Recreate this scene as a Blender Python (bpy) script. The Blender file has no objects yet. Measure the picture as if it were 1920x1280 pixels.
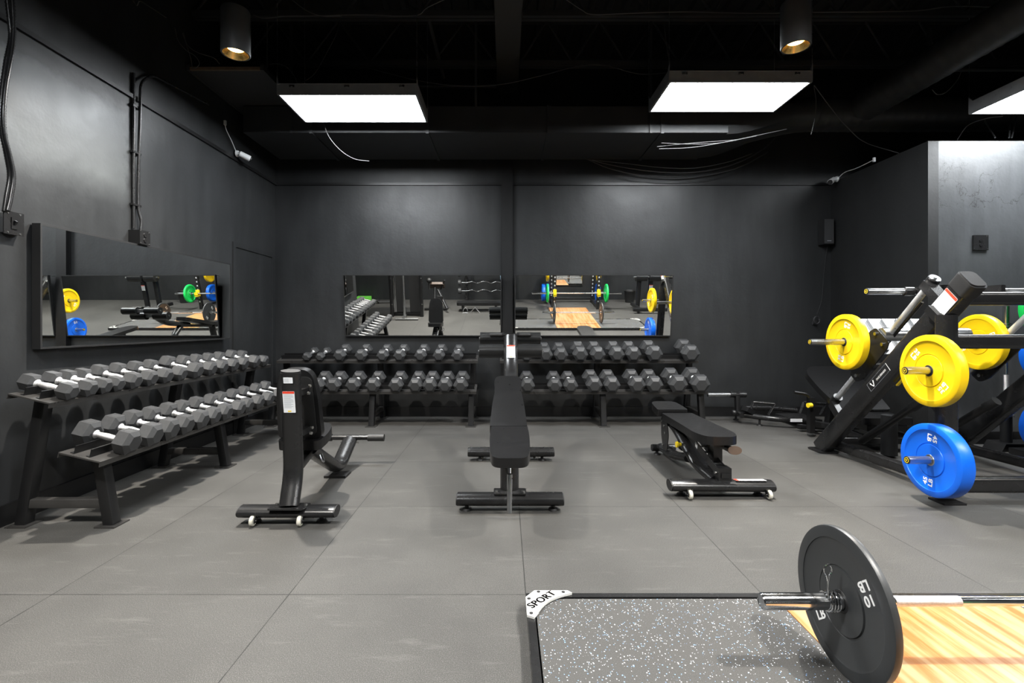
import bpy, bmesh, math, random
from mathutils import Vector, Matrix
random.seed(7)
sc = bpy.context.scene
C = sc.collection
PI = math.pi

# ---------------------------------------------------------------- camera
EYE = 1.143
FPX = 921.0
cam_d = bpy.data.cameras.new('camera'); cam = bpy.data.objects.new('camera', cam_d); C.objects.link(cam)
cam.location = (0, 0, EYE); cam.rotation_euler = (PI/2, 0, 0)
cam_d.sensor_width = 36; cam_d.lens = FPX/1920*36
cam_d.shift_x = 13/1920; cam_d.shift_y = -33/1920
cam_d.clip_start = .05; cam_d.clip_end = 60
sc.camera = cam

# ---------------------------------------------------------------- world, exposure
w = bpy.data.worlds.new('world'); sc.world = w; w.use_nodes = True
w.node_tree.nodes['Background'].inputs[0].default_value = (.75, .87, 1, 1)
w.node_tree.nodes['Background'].inputs[1].default_value = 0.0
sc.view_settings.view_transform = 'Standard'; sc.view_settings.look = 'None'
sc.view_settings.gamma = 1; sc.view_settings.use_curve_mapping = False
sc.view_settings.exposure = -0.25
LENS_STRENGTH = 58.0          # ceiling panels
SPOT_WATTS = 880.0             # the two warm can lights
sc.cycles.max_bounces = 8; sc.cycles.diffuse_bounces = 4; sc.cycles.glossy_bounces = 6
sc.cycles.caustics_reflective = False; sc.cycles.caustics_refractive = False
sc.cycles.sample_clamp_indirect = 6

# ---------------------------------------------------------------- materials
def nodes(name):
    m = bpy.data.materials.new(name); m.use_nodes = True
    nt = m.node_tree; b = nt.nodes['Principled BSDF']
    return m, nt, b
def N(nt, t, ins=None, **props):
    n = nt.nodes.new(t)
    for k, v in props.items(): setattr(n, k, v)
    for k, v in (ins or {}).items():
        s = n.inputs[k]
        if isinstance(v, bpy.types.NodeSocket): nt.links.new(v, s)
        else: s.default_value = v
    return n
def mth(nt, op, a, b=None, c=None, clamp=False):
    n = nt.nodes.new('ShaderNodeMath'); n.operation = op; n.use_clamp = clamp
    for i, v in enumerate((a, b, c)):
        if v is None: continue
        if isinstance(v, bpy.types.NodeSocket): nt.links.new(v, n.inputs[i])
        else: n.inputs[i].default_value = v
    return n.outputs[0]
def mixc(nt, f, a, b, blend='MIX'):
    n = nt.nodes.new('ShaderNodeMix'); n.data_type = 'RGBA'; n.blend_type = blend
    for i, v in ((0, f), (6, a), (7, b)):
        if isinstance(v, bpy.types.NodeSocket): nt.links.new(v, n.inputs[i])
        else: n.inputs[i].default_value = (*v, 1) if isinstance(v, tuple) and len(v) == 3 else v
    return n.outputs[2]
def ramp(nt, f, *stops):
    n = nt.nodes.new('ShaderNodeValToRGB'); nt.links.new(f, n.inputs[0]); e = n.color_ramp.elements
    while len(e) < len(stops): e.new(.5)
    for el, (p, c) in zip(e, stops):
        el.position = p; el.color = (*c, 1) if isinstance(c, tuple) else (c, c, c, 1)
    return n.outputs[0]
def noise(nt, vec, scale, detail=4, rough=.55, out='Fac'):
    return N(nt, 'ShaderNodeTexNoise', {'Vector': vec, 'Scale': scale, 'Detail': detail, 'Roughness': rough}).outputs[out]
def geo(nt): return N(nt, 'ShaderNodeNewGeometry').outputs['Position']
def objc(nt): return N(nt, 'ShaderNodeTexCoord').outputs['Object']
def setb(nt, b, **kw):
    for k, v in kw.items():
        s = b.inputs[k.replace('_', ' ')]
        if isinstance(v, bpy.types.NodeSocket): nt.links.new(v, s)
        elif isinstance(v, tuple) and len(v) == 3: s.default_value = (*v, 1)
        else: s.default_value = v
def bump(nt, b, h, strength=.2, dist=.01):
    n = N(nt, 'ShaderNodeBump', {'Height': h, 'Strength': strength, 'Distance': dist})
    nt.links.new(n.outputs[0], b.inputs['Normal'])
def simple(name, col, rough=.5, metal=0, var=.15, scale=25, bmp=0, bscale=300, rvar=.08, spec=.5, coat=0):
    m, nt, b = nodes(name); v = objc(nt)
    n1 = noise(nt, v, scale, 3)
    lo = tuple(c*(1-var) for c in col); hi = tuple(min(1, c*(1+var)) for c in col)
    setb(nt, b, Base_Color=mixc(nt, n1, lo, hi), Metallic=metal, Specular_IOR_Level=spec, Coat_Weight=coat,
         Roughness=mth(nt, 'MULTIPLY_ADD', n1, 2*rvar, rough-rvar))
    if bmp: bump(nt, b, noise(nt, v, bscale, 2), bmp, .002)
    return m

M = {}
M['metal'] = simple('black_powder_coated_steel', (.009, .009, .0095), .34, 0, rvar=.03)
M['metal_grey'] = simple('worn_black_steel', (.013, .013, .0135), .27, 0, var=.25, scale=8, rvar=.03)
M['shelf'] = simple('scuffed_shelf_steel', (.05, .048, .046), .3, .2, var=.3, scale=9)
M['chrome'] = simple('chrome', (.78, .79, .80), .12, 1, var=.04)
M['steel'] = simple('brushed_steel', (.5, .51, .52), .28, 1, var=.05, rvar=.02)
M['knurl'] = simple('knurled_chrome', (.72, .72, .73), .34, 1, var=.25, scale=120, bmp=.8, bscale=900)
M['rod'] = simple('polished_guide_rod', (.75, .76, .77), .3, .55, var=.03)
M['bolt'] = simple('zinc_bolt', (.62, .62, .6), .25, 1, var=.1)
M['rubber'] = simple('black_moulded_rubber', (.042, .043, .045), .5, 0, var=.25, scale=60, bmp=.25, bscale=500)
M['rubber_dark'] = simple('black_rubber', (.010, .010, .0105), .55, 0)
M['plate_black'] = simple('black_bumper_rubber', (.030, .032, .034), .42, 0, var=.12, scale=12)
M['vinyl'] = simple('black_vinyl', (.007, .007, .0075), .31, 0, var=.2, scale=30, bmp=.25, bscale=260)
M['foam'] = simple('black_foam_roller', (.012, .0125, .013), .32, 0, bmp=.2, bscale=200)
M['grip'] = simple('black_rubber_grip', (.02, .02, .02), .5, 0, bmp=.6, bscale=250)
M['yellow'] = simple('yellow_bumper_rubber', (.84, .56, .005), .38, 0, var=.04, scale=10)
M['blue'] = simple('blue_bumper_rubber', (.005, .13, .74), .34, 0, var=.06, scale=10)
M['green'] = simple('green_bumper_rubber', (.01, .58, .10), .38, 0, var=.05, scale=10)
M['yellow_plastic'] = simple('yellow_plastic', (.85, .62, .02), .35)
M['white'] = simple('white_print', (.85, .85, .85), .5, 0, var=.02)
M['red'] = simple('red_print', (.75, .05, .02), .5, 0, var=.02)
M['orange'] = simple('orange_print', (.85, .2, .02), .5, 0, var=.02)
M['greyprint'] = simple('grey_print', (.36, .38, .41), .5, 0, var=.05)
M['paper'] = simple('sticker_paper', (.72, .74, .77), .4, 0, var=.03)
M['blackprint'] = simple('black_print', (.01, .01, .01), .5, 0, var=.02)
M['wheel'] = simple('ivory_castor_rubber', (.62, .60, .52), .45, 0, var=.08)
M['alu'] = simple('galvanised_aluminium', (.30, .31, .32), .4, .3, var=.2, scale=14)
M['alu_white'] = simple('white_enamelled_plate', (.80, .80, .78), .3, 0, var=.03)
M['foot_alu'] = simple('satin_aluminium_footplate', (.62, .64, .66), .35, .85, var=.1, scale=10)
M['duct'] = simple('black_painted_duct', (.03, .031, .032), .45, 0, var=.4, scale=4)
M['beam'] = simple('black_painted_beam', (.06, .06, .06), .5, 0, var=.2, scale=4)
M['wire'] = simple('grey_cable_sheath', (.09, .09, .09), .5, 0, var=.1)
M['wire_black'] = simple('black_cable_sheath', (.03, .03, .032), .4, 0)
M['plaster_white'] = simple('white_plastic', (.72, .73, .74), .4, 0, var=.05)
M['woodedge'] = simple('raw_wood_edge', (.16, .11, .07), .7, 0, var=.5, scale=18)
M['board'] = simple('black_painted_board', (.03, .03, .03), .6, 0)
M['brown'] = simple('tan_leather', (.06, .034, .02), .5, 0)
M['towel'] = simple('blue_white_towel', (.35, .55, .75), .9, 0, var=.3, scale=12)
M['grille'] = simple('speaker_grille', (.03, .031, .033), .6, 0, bmp=1.0, bscale=700)
M['reflector'] = simple('gold_reflector', (.9, .6, .2), .25, 1, var=.05)
M['can'] = simple('grey_black_can', (.10, .105, .11), .4, 0, var=.1)
M['vinyl_seam'] = simple('glossy_black_piping', (.03, .03, .03), .2, 0)
M['lime'] = simple('green_foam', (.18, .75, .08), .6, 0)

def mirror_mat():
    m, nt, b = nodes('mirror_glass'); v = objc(nt)
    setb(nt, b, Base_Color=mixc(nt, noise(nt, v, 3), (.86, .88, .87), (.9, .91, .9)), Metallic=1.0, Roughness=0.0)
    return m
M['mirror'] = mirror_mat()

def floor_mat():
    m, nt, b = nodes('rubber_gym_tiles'); p = geo(nt)
    s = N(nt, 'ShaderNodeSeparateXYZ', {0: p})
    def seam(c, off):
        f = mth(nt, 'FRACT', mth(nt, 'ADD', c, 50-off))
        return mth(nt, 'MINIMUM', f, mth(nt, 'SUBTRACT', 1.0, f))
    d = mth(nt, 'MINIMUM', seam(s.outputs[0], .087), seam(s.outputs[1], .075))
    wob = noise(nt, p, 7, 2)
    line = mth(nt, 'LESS_THAN', d, mth(nt, 'MULTIPLY_ADD', wob, .0035, .0002))
    cx = mth(nt, 'FLOOR', mth(nt, 'SUBTRACT', s.outputs[0], .087)); cy = mth(nt, 'FLOOR', mth(nt, 'SUBTRACT', s.outputs[1], .075))
    cell = N(nt, 'ShaderNodeCombineXYZ', {0: cx, 1: cy}).outputs[0]
    wn = N(nt, 'ShaderNodeTexWhiteNoise', {'Vector': cell}, noise_dimensions='3D').outputs[0]
    fine = noise(nt, p, 300, 3, .75)
    blot = noise(nt, p, 1.7, 5, .65)
    st = N(nt, 'ShaderNodeMapping', {'Vector': p, 'Rotation': (0, 0, .5), 'Scale': (1.2, 7, 1)}).outputs[0]
    scuff = ramp(nt, noise(nt, st, 2.2, 8, .72), (.56, 0.0), (.76, 1.0))
    c1 = ramp(nt, fine, (.3, (.030, .0292, .0277)), (.55, (.066, .0640, .0605)), (.74, (.185, .180, .170)))
    c2 = mixc(nt, 1.0, c1, ramp(nt, blot, (.3, .78), (.72, 1.18)), 'MULTIPLY')
    c3 = mixc(nt, 1.0, c2, ramp(nt, wn, (0, .93), (1, 1.07)), 'MULTIPLY')
    c4 = mixc(nt, mth(nt, 'MULTIPLY', scuff, .35), c3, (.19, .185, .175))
    c5 = mixc(nt, mth(nt, 'MULTIPLY', line, .9), c4, (.006, .006, .006))
    setb(nt, b, Base_Color=c5, Roughness=mth(nt, 'MULTIPLY_ADD', blot, .25, .5), Specular_IOR_Level=.35)
    bump(nt, b, mth(nt, 'SUBTRACT', fine, mth(nt, 'MULTIPLY', line, 2.0)), .35, .002)
    return m
M['floor'] = floor_mat()

def wall_mat(name, base=.02, patch=None, crack=False, rough=.42):
    m, nt, b = nodes(name); p = geo(nt)
    s = N(nt, 'ShaderNodeSeparateXYZ', {0: p})
    big = noise(nt, p, .9, 6, .62); mid = noise(nt, p, 4.5, 5, .6)
    st = N(nt, 'ShaderNodeMapping', {'Vector': p, 'Scale': (3, 3, .5)}).outputs[0]
    streak = noise(nt, st, 2.5, 4, .6)
    t = mth(nt, 'ADD', mth(nt, 'MULTIPLY', big, .6), mth(nt, 'MULTIPLY', streak, .4))
    col = ramp(nt, t, (.36, (base*.72, base*.76, base*.80)), (.62, (base*1.35, base*1.42, base*1.5)))
    if patch:
        y0, y1, z0, z1 = patch
        wob = mth(nt, 'MULTIPLY_ADD', noise(nt, p, 6, 6, .7), .22, -.11)
        yy = mth(nt, 'ADD', s.outputs[1], wob); zz = mth(nt, 'ADD', s.outputs[2], mth(nt, 'MULTIPLY', wob, .5))
        ramp01 = lambda v, e, k: mth(nt, 'MULTIPLY', mth(nt, 'SUBTRACT', v, e), k, clamp=True)
        a = mth(nt, 'MULTIPLY', ramp01(yy, y0, 9), ramp01(yy, y1, -16))
        c = mth(nt, 'MULTIPLY', ramp01(zz, z0, 5), ramp01(zz, z1, -22))
        col = mixc(nt, mth(nt, 'MULTIPLY', mth(nt, 'MULTIPLY', a, c), .8), col, mixc(nt, mid, (base*3.0, base*3.2, base*3.3), (base*5.5, base*5.9, base*6.1)))
    if crack:
        cn = noise(nt, p, 1.5, 7, .62)
        ln = mth(nt, 'LESS_THAN', mth(nt, 'ABSOLUTE', mth(nt, 'SUBTRACT', cn, .5)), .0028)
        zm = mth(nt, 'MULTIPLY', mth(nt, 'GREATER_THAN', s.outputs[2], 2.25), mth(nt, 'LESS_THAN', s.outputs[2], 2.68))
        col = mixc(nt, mth(nt, 'MULTIPLY', mth(nt, 'MULTIPLY', ln, zm), .8), col, (.004, .004, .004))
    fleck = mth(nt, 'GREATER_THAN', noise(nt, p, 40, 2, .5), .80)
    col = mixc(nt, mth(nt, 'MULTIPLY', fleck, .4), col, (.16, .16, .16))
    setb(nt, b, Base_Color=col, Roughness=mth(nt, 'MULTIPLY_ADD', mid, .22, rough-.11), Specular_IOR_Level=.45)
    h = mth(nt, 'ADD', mth(nt, 'MULTIPLY', noise(nt, p, 2.2, 5, .6), 1.0), mth(nt, 'MULTIPLY', noise(nt, p, 40, 3), .05))
    bump(nt, b, h, .35, .02)
    return m
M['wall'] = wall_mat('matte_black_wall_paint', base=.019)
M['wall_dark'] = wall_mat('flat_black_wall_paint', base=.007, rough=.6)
M['wall_left'] = wall_mat('patched_black_wall_paint', base=.022, patch=(2.2, 3.72, 2.0, 2.74))
M['wall_crack'] = wall_mat('water_stained_black_sheen_tone', base=.045, crack=True)  # raised base paints in the grazing sheen; crack lines are the wall's own
M['ceil'] = simple('black_sprayed_deck', (.016, .017, .018), .7, 0, var=.3, scale=5)

def wood_mat():
    m, nt, b = nodes('varnished_plywood_deck'); p = geo(nt)
    mp = N(nt, 'ShaderNodeMapping', {'Vector': p, 'Scale': (14, .9, 1)}).outputs[0]
    g = noise(nt, mp, 1.6, 6, .62)
    mp2 = N(nt, 'ShaderNodeMapping', {'Vector': p, 'Scale': (90, 2.5, 1)}).outputs[0]
    g2 = noise(nt, mp2, 1.5, 4, .6)
    s = N(nt, 'ShaderNodeSeparateXYZ', {0: p})
    fy = mth(nt, 'FRACT', mth(nt, 'MULTIPLY', mth(nt, 'ADD', s.outputs[1], 10.22), 1/.61))
    seam = mth(nt, 'LESS_THAN', mth(nt, 'MINIMUM', fy, mth(nt, 'SUBTRACT', 1.0, fy)), .004)
    col = ramp(nt, g, (.38, (.34, .105, .018)), (.47, (.43, .21, .08)), (.58, (.50, .32, .175)))
    col = mixc(nt, mth(nt, 'MULTIPLY', g2, .4), col, (.40, .17, .055))
    col = mixc(nt, mth(nt, 'MULTIPLY', seam, .6), col, (.25, .1, .03))
    setb(nt, b, Base_Color=col, Roughness=.3, Coat_Weight=.2)
    return m
M['wood'] = wood_mat()

def fleck_mat():
    m, nt, b = nodes('flecked_rubber_mat'); p = geo(nt)
    vo = N(nt, 'ShaderNodeTexVoronoi', {'Vector': p, 'Scale': 150.0})
    sel = N(nt, 'ShaderNodeSeparateColor', {0: vo.outputs['Color']})
    a = mth(nt, 'LESS_THAN', vo.outputs['Distance'], mth(nt, 'MULTIPLY', sel.outputs[0], .36))
    k = mth(nt, 'MULTIPLY', a, mth(nt, 'GREATER_THAN', sel.outputs[1], .42))
    blue = mth(nt, 'GREATER_THAN', sel.outputs[2], .8)
    base = ramp(nt, noise(nt, p, 320, 2, .6), (.3, (.045, .044, .042)), (.7, (.085, .083, .08)))
    fl = mixc(nt, blue, (.72, .76, .8), (.25, .48, .85))
    setb(nt, b, Base_Color=mixc(nt, k, base, fl), Roughness=.75, Specular_IOR_Level=.3)
    return m
M['fleck'] = fleck_mat()

def emit_mat(name, col, strength, var=0):
    m, nt, b = nodes(name)
    setb(nt, b, Base_Color=(.8, .8, .8), Roughness=.4, Emission_Color=col, Emission_Strength=strength)
    return m
M['lens'] = emit_mat('lit_acrylic_lens', (.93, .97, 1.0), LENS_STRENGTH)
M['warm'] = emit_mat('lit_warm_lamp', (1.0, .72, .32), 12.0)

# ---------------------------------------------------------------- geometry helpers
V = Vector
def rot3(rx=0, ry=0, rz=0):
    return (Matrix.Rotation(rz, 3, 'Z') @ Matrix.Rotation(ry, 3, 'Y') @ Matrix.Rotation(rx, 3, 'X'))
def frame(o, x, y):
    x = V(x).normalized(); y = V(y); z = x.cross(y).normalized(); y = z.cross(x)
    m = Matrix((x, y, z)).transposed().to_4x4(); m.translation = V(o); return m
def fillet(pts, r, n=6):
    pts = [V(p) for p in pts]; out = [pts[0]]
    for i in range(1, len(pts)-1):
        a, b, c = pts[i-1], pts[i], pts[i+1]
        d = min(r, (b-a).length*.48, (c-b).length*.48)
        p, q = b+(a-b).normalized()*d, b+(c-b).normalized()*d
        for k in range(n+1):
            t = k/n; out.append(p*(1-t)**2 + b*2*t*(1-t) + q*t*t)
    out.append(pts[-1]); return out
def smooth_path(pts, n=8):
    pts = [V(p) for p in pts]; P = [pts[0]*2-pts[1]]+pts+[pts[-1]*2-pts[-2]]; out = []
    for i in range(1, len(P)-2):
        a, b, c, d = P[i-1:i+3]
        for k in range(n):
            t = k/n
            out.append(.5*((2*b)+(c-a)*t+(2*a-5*b+4*c-d)*t*t+(-a+3*b-3*c+d)*t**3))
    out.append(pts[-1]); return out
def circ(r, n=16, r2=None):
    r2 = r if r2 is None else r2
    return [(r*math.cos(2*PI*k/n), r2*math.sin(2*PI*k/n)) for k in range(n)]
def rrect(w, h, r, n=4):
    out = []
    for cx, cy, a0 in ((w/2-r, h/2-r, 0), (-w/2+r, h/2-r, 90), (-w/2+r, -h/2+r, 180), (w/2-r, -h/2+r, 270)):
        for k in range(n+1):
            a = math.radians(a0+90*k/n); out.append((cx+r*math.cos(a), cy+r*math.sin(a)))
    return out
def round_poly(pts, r, n=5):
    out = []; m = len(pts)
    rs = r if isinstance(r, (list, tuple)) else [r]*m
    for i in range(m):
        a, b, c = V(pts[i-1]), V(pts[i]), V(pts[(i+1) % m])
        d = min(rs[i], (b-a).length*.48, (c-b).length*.48)
        if d < 1e-4: out.append(tuple(b)); continue
        p, q = b+(a-b).normalized()*d, b+(c-b).normalized()*d
        for k in range(n+1):
            t = k/n; out.append(tuple(p*(1-t)**2 + b*2*t*(1-t) + q*t*t))
    return out

class G:
    def __init__(s): s.bm = bmesh.new(); s.mi = 0
    def _new(s, verts, faces):
        vs = [s.bm.verts.new(v) for v in verts]; fs = []
        for f in faces:
            try:
                fc = s.bm.faces.new([vs[i] for i in f]); fc.material_index = s.mi; fs.append(fc)
            except ValueError: pass
        return vs, fs
    def bevel(s, fs, off, seg=2, ang=.5):
        es = set()
        for f in fs:
            for e in f.edges: es.add(e)
        es = [e for e in es if len(e.link_faces) == 2 and e.calc_face_angle(0) > ang]
        r = bmesh.ops.bevel(s.bm, geom=es, offset=off, segments=seg, profile=.5, affect='EDGES', clamp_overlap=True)
        for f in r['faces']: f.material_index = s.mi
    def box(s, c, d, R=None, bev=0, seg=2):
        c = V(c); R = R or Matrix.Identity(3); x, y, z = d[0]/2, d[1]/2, d[2]/2
        vs = [c+R@V((i*x, j*y, k*z)) for i in (-1, 1) for j in (-1, 1) for k in (-1, 1)]
        _, fs = s._new(vs, ((0, 1, 3, 2), (4, 6, 7, 5), (0, 4, 5, 1), (2, 3, 7, 6), (0, 2, 6, 4), (1, 5, 7, 3)))
        if bev: s.bevel(fs, bev, seg)
        return s
    def prism(s, poly, M4, h, bev=0, seg=2, z0=0):
        n = len(poly)
        vs = [M4 @ V((p[0], p[1], z0)) for p in poly]+[M4 @ V((p[0], p[1], z0+h)) for p in poly]
        fs = [tuple(range(n-1, -1, -1)), tuple(range(n, 2*n))]+[(i, (i+1) % n, n+(i+1) % n, n+i) for i in range(n)]
        _, F = s._new(vs, fs)
        if bev: s.bevel(F, bev, seg, .9)
        return s
    def sweep(s, pts, prof, up=(0, 0, 1), cap=True, scale=None):
        pts = [V(p) for p in pts]; n = len(prof); rings = []
        t0 = (pts[1]-pts[0]).normalized(); u = V(up)
        if abs(t0.dot(u.normalized())) > .98: u = V((0, 1, 0)) if abs(t0.y) < .9 else V((1, 0, 0))
        side = t0.cross(u).normalized(); nn = side.cross(t0)
        for i, p in enumerate(pts):
            if i == 0: t = t0
            elif i == len(pts)-1: t = (pts[-1]-pts[-2]).normalized()
            else: t = ((p-pts[i-1]).normalized()+(pts[i+1]-p).normalized()).normalized()
            side = (side-t*side.dot(t)).normalized(); nn = side.cross(t)
            k = scale(i/(len(pts)-1)) if scale else 1
            rings.append([p+side*a*k+nn*b*k for a, b in prof])
        vs = [v for r in rings for v in r]; fs = []
        for i in range(len(rings)-1):
            for j in range(n):
                a, b2 = i*n+j, i*n+(j+1) % n
                fs.append((a, b2, b2+n, a+n))
        if cap:
            fs.append(tuple(range(n-1, -1, -1))); fs.append(tuple((len(rings)-1)*n+j for j in range(n)))
        s._new(vs, fs); return s
    def tube(s, pts, r, n=12, up=(0, 0, 1)): return s.sweep(pts, circ(r, n), up)
    def cyl(s, p0, p1, r, r2=None, n=24, bev=0):
        p0, p1 = V(p0), V(p1); r2 = r if r2 is None else r2; t = (p1-p0).normalized()
        u = V((0, 0, 1)) if abs(t.z) < .9 else V((1, 0, 0)); a = t.cross(u).normalized(); b = a.cross(t)
        vs = []
        for p, rr in ((p0, r), (p1, r2)):
            vs += [p+a*rr*math.cos(2*PI*k/n)+b*rr*math.sin(2*PI*k/n) for k in range(n)]
        fs = [(k, (k+1) % n, n+(k+1) % n, n+k) for k in range(n)]+[tuple(range(n-1, -1, -1)), tuple(range(n, 2*n))]
        _, F = s._new(vs, fs)
        if bev: s.bevel(F, bev, 2, .9)
        return s
    def lathe(s, M4, prof, n=48, close=True):
        m = len(prof); vs = []
        for r, h in prof:
            vs += [M4 @ V((r*math.cos(2*PI*k/n), r*math.sin(2*PI*k/n), h)) for k in range(n)]
        fs = []
        rng = range(m) if close else range(m-1)
        for i in rng:
            j = (i+1) % m
            for k in range(n):
                fs.append((i*n+k, i*n+(k+1) % n, j*n+(k+1) % n, j*n+k))
        s._new(vs, fs); return s
    def ball(s, c, r, n=12, sc3=(1, 1, 1)):
        M4 = Matrix.Translation(V(c)) @ Matrix.Diagonal((*sc3, 1))
        s.lathe(M4, [(max(1e-4, r*math.sin(PI*k/n)), -r*math.cos(PI*k/n)) for k in range(n+1)], 2*n, False); return s
    def text(s, txt, size, M4, ext=.0006, bold=.018, align='CENTER', mirror=False, sx=1.0, space=1.0):
        cu = bpy.data.curves.new('t', 'FONT'); cu.body = txt; cu.size = size; cu.extrude = ext; cu.offset = size*bold
        cu.align_x = align; cu.align_y = 'CENTER'; cu.resolution_u = 3; cu.space_line = .95; cu.space_character = space
        o = bpy.data.objects.new('t', cu); C.objects.link(o); dg = bpy.context.evaluated_depsgraph_get()
        me = o.evaluated_get(dg).to_mesh()
        vs = [M4 @ V((v.co.x*sx, v.co.y, v.co.z)) for v in me.vertices]
        s._new(vs, [tuple(p.vertices) for p in me.polygons])
        o.evaluated_get(dg).to_mesh_clear(); bpy.data.objects.remove(o); bpy.data.curves.remove(cu); return s

ORG = {}
def thing(name, label, cat, loc=(0, 0, 0), group=None, R=None):
    o = bpy.data.objects.new(name, None); C.objects.link(o); o.empty_display_size = .1
    m = (R.to_4x4() if R else Matrix.Identity(4)); m.translation = V(loc); o.matrix_basis = m
    ORG[o.name] = m.copy(); o['label'] = label; o['category'] = cat
    if group: o['group'] = group
    return o
def mesh(name, g, mats, smooth=.6, xf=None):
    me = bpy.data.meshes.new(name)
    bmesh.ops.recalc_face_normals(g.bm, faces=g.bm.faces[:])
    g.bm.to_mesh(me); g.bm.free()
    for m in (mats if isinstance(mats, (list, tuple)) else [mats]): me.materials.append(M[m] if isinstance(m, str) else m)
    if xf is not None: me.transform(xf)
    if smooth:
        me.polygons.foreach_set('use_smooth', [True]*len(me.polygons)); me.set_sharp_from_angle(angle=smooth)
    me.update(); return me
def part(parent, name, g, mats, label=None, smooth=.6, kind=None):
    """mesh given in world coordinates, stored in the parent's frame"""
    m = ORG[parent.name]
    me = mesh(name, g, mats, smooth, m.inverted())
    o = bpy.data.objects.new(name, me); C.objects.link(o); o.parent = parent
    ORG[o.name] = m
    if label: o['label'] = label
    if kind: o['kind'] = kind
    return o
def solo(name, g, mats, label=None, cat=None, group=None, loc=(0, 0, 0), kind=None, smooth=.6):
    me = mesh(name, g, mats, smooth, Matrix.Translation(-V(loc)))
    o = bpy.data.objects.new(name, me); C.objects.link(o); o.location = loc
    m = Matrix.Translation(V(loc)); ORG[o.name] = m
    if label: o['label'] = label
    if cat: o['category'] = cat
    if group: o['group'] = group
    if kind: o['kind'] = kind
    return o
def copy_tree(root):
    r = root.copy(); C.objects.link(r); ORG[r.name] = ORG[root.name]
    for ch in list(root.children):
        c = ch.copy(); C.objects.link(c); c.parent = r
        for gch in list(ch.children):
            d = gch.copy(); C.objects.link(d); d.parent = c
    return r
ORD = ['first', 'second', 'third', 'fourth', 'fifth', 'sixth', 'seventh', 'eighth', 'ninth', 'tenth', 'eleventh',
       'twelfth', 'thirteenth', 'fourteenth', 'fifteenth']

def sticker(parent, M4, w, h, style='warn', name='warning_sticker'):
    """printed label lying in the xy plane of M4, facing +z"""
    g = G(); t = .0008
    g.mi = 0; g.prism(round_poly([(-w/2, -h/2), (w/2, -h/2), (w/2, h/2), (-w/2, h/2)], min(w, h)*.06), M4, t)
    def bar(cx, cy, bw, bh, mi):
        g.mi = mi; g.prism([(cx-bw/2, cy-bh/2), (cx+bw/2, cy-bh/2), (cx+bw/2, cy+bh/2), (cx-bw/2, cy+bh/2)], M4, .0004, z0=t+.0002)
    if style == 'warn':
        bar(0, h/2-h*.055, w*.97, h*.1, 1)
        n = 12
        for k in range(n):
            wd = w*random.choice((.8, .82, .6, .75)); bar(-w*.42+wd/2, h/2-h*(.16+.055*k), wd, h*.018, 2)
        g.mi = 3; g.ball(M4 @ V((0, -h*.43, t)), h*.03, 5, (1, 1, .3) if abs(M4[2][2]) > .5 else (1, .3, 1)) if False else bar(0, -h*.43, w*.28, h*.055, 3)
    elif style == 'spec':
        for k in range(4): bar(-w*.18, h*.28-h*.17*k, w*.5, h*.05, 2)
    part(parent, name, g, ['paper', 'red', 'greyprint', 'yellow_plastic'], 'white printed label with a red header' if style == 'warn' else 'small white printed label')

def at(u, v, Y):
    """world point at distance Y seen at pixel (u, v) of the 1920x1280 photograph"""
    return V(((u-947)/FPX*Y, Y, EYE-(v-607)/FPX*Y))

# ================================================================ the room
XL, XR, YB, YF, XE, ZC = -2.84, 4.03, 6.08, -1.30, 8.2, 4.5
YP, ZP = 4.68, 2.885
XW = -4.7
def struct(name, boxes, m, bev=0):
    g = G()
    for a, b in boxes:
        c = [(a[i]+b[i])/2 for i in range(3)]; d = [abs(b[i]-a[i]) for i in range(3)]
        g.box(c, d, bev=bev)
    return solo(name, g, m, kind='structure')
struct('floor', [((XW-.2, YF-.2, -.1), (XE+.2, YB+.2, 0))], 'floor')
struct('wall_left', [((XL-.12, 2.60, 0), (XL, YB+.12, ZC))], 'wall_left')
struct('wall_recess', [((XW, 2.60, 0), (XL-.12, 2.72, ZC))], 'wall')
struct('wall_far_left', [((XW-.12, YF-.12, 0), (XW, 2.72, ZC))], 'wall')
struct('wall_back', [((XL, YB, 0), (XE, YB+.12, ZC))], 'wall')
struct('wall_rear', [((XW, YF-.12, 0), (XE, YF, ZC))], 'wall')
struct('wall_far_right', [((XE, YF-.12, 0), (XE+.12, YB+.12, ZC))], 'wall')
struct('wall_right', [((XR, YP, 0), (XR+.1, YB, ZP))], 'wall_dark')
struct('wall_partition', [((XR+.1, YP, 0), (XE, YP+.1, ZP))], 'wall_crack')
g = G()                                                     # ribbed steel roof deck
prof = []
x = XW-.1
while x < XE+.1:
    prof += [(x, ZC), (x+.09, ZC), (x+.11, ZC-.04), (x+.16, ZC-.04), (x+.18, ZC)]; x += .18
top = [(p[0], ZC+.1) for p in reversed(prof)]
pp = prof+top
g._new([V((a, YF-.1, b)) for a, b in pp]+[V((a, YB+.1, b)) for a, b in pp],
       [(i, (i+1) % len(pp), len(pp)+(i+1) % len(pp), len(pp)+i) for i in range(len(pp))])
solo('ceiling', g, 'ceil', kind='structure', smooth=0)
struct('baseboard_back', [((XL, YB-.014, 0), (XR, YB, .12))], 'metal', .003)
struct('baseboard_left', [((XL, 2.60, 0), (XL+.014, YB-.014, .12))], 'metal', .003)
struct('baseboard_right', [((XR-.014, YP, 0), (XR, YB-.014, .12)), ((XR-.014, YP-.014, 0), (XE, YP, .12))], 'metal', .003)
struct('trim_1', [((XL, YB-.02, 2.855), (XR, YB, 2.885))], 'metal')
struct('trim_2', [((XL, 2.60, 2.855), (XL+.02, YB-.02, 2.885))], 'metal')
struct('trim_3', [((-.035, YB-.055, .12), (.095, YB, ZC)), ((-.05, YB-.012, .12), (.11, YB-.0, 2.855))], 'metal', .003)
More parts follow.
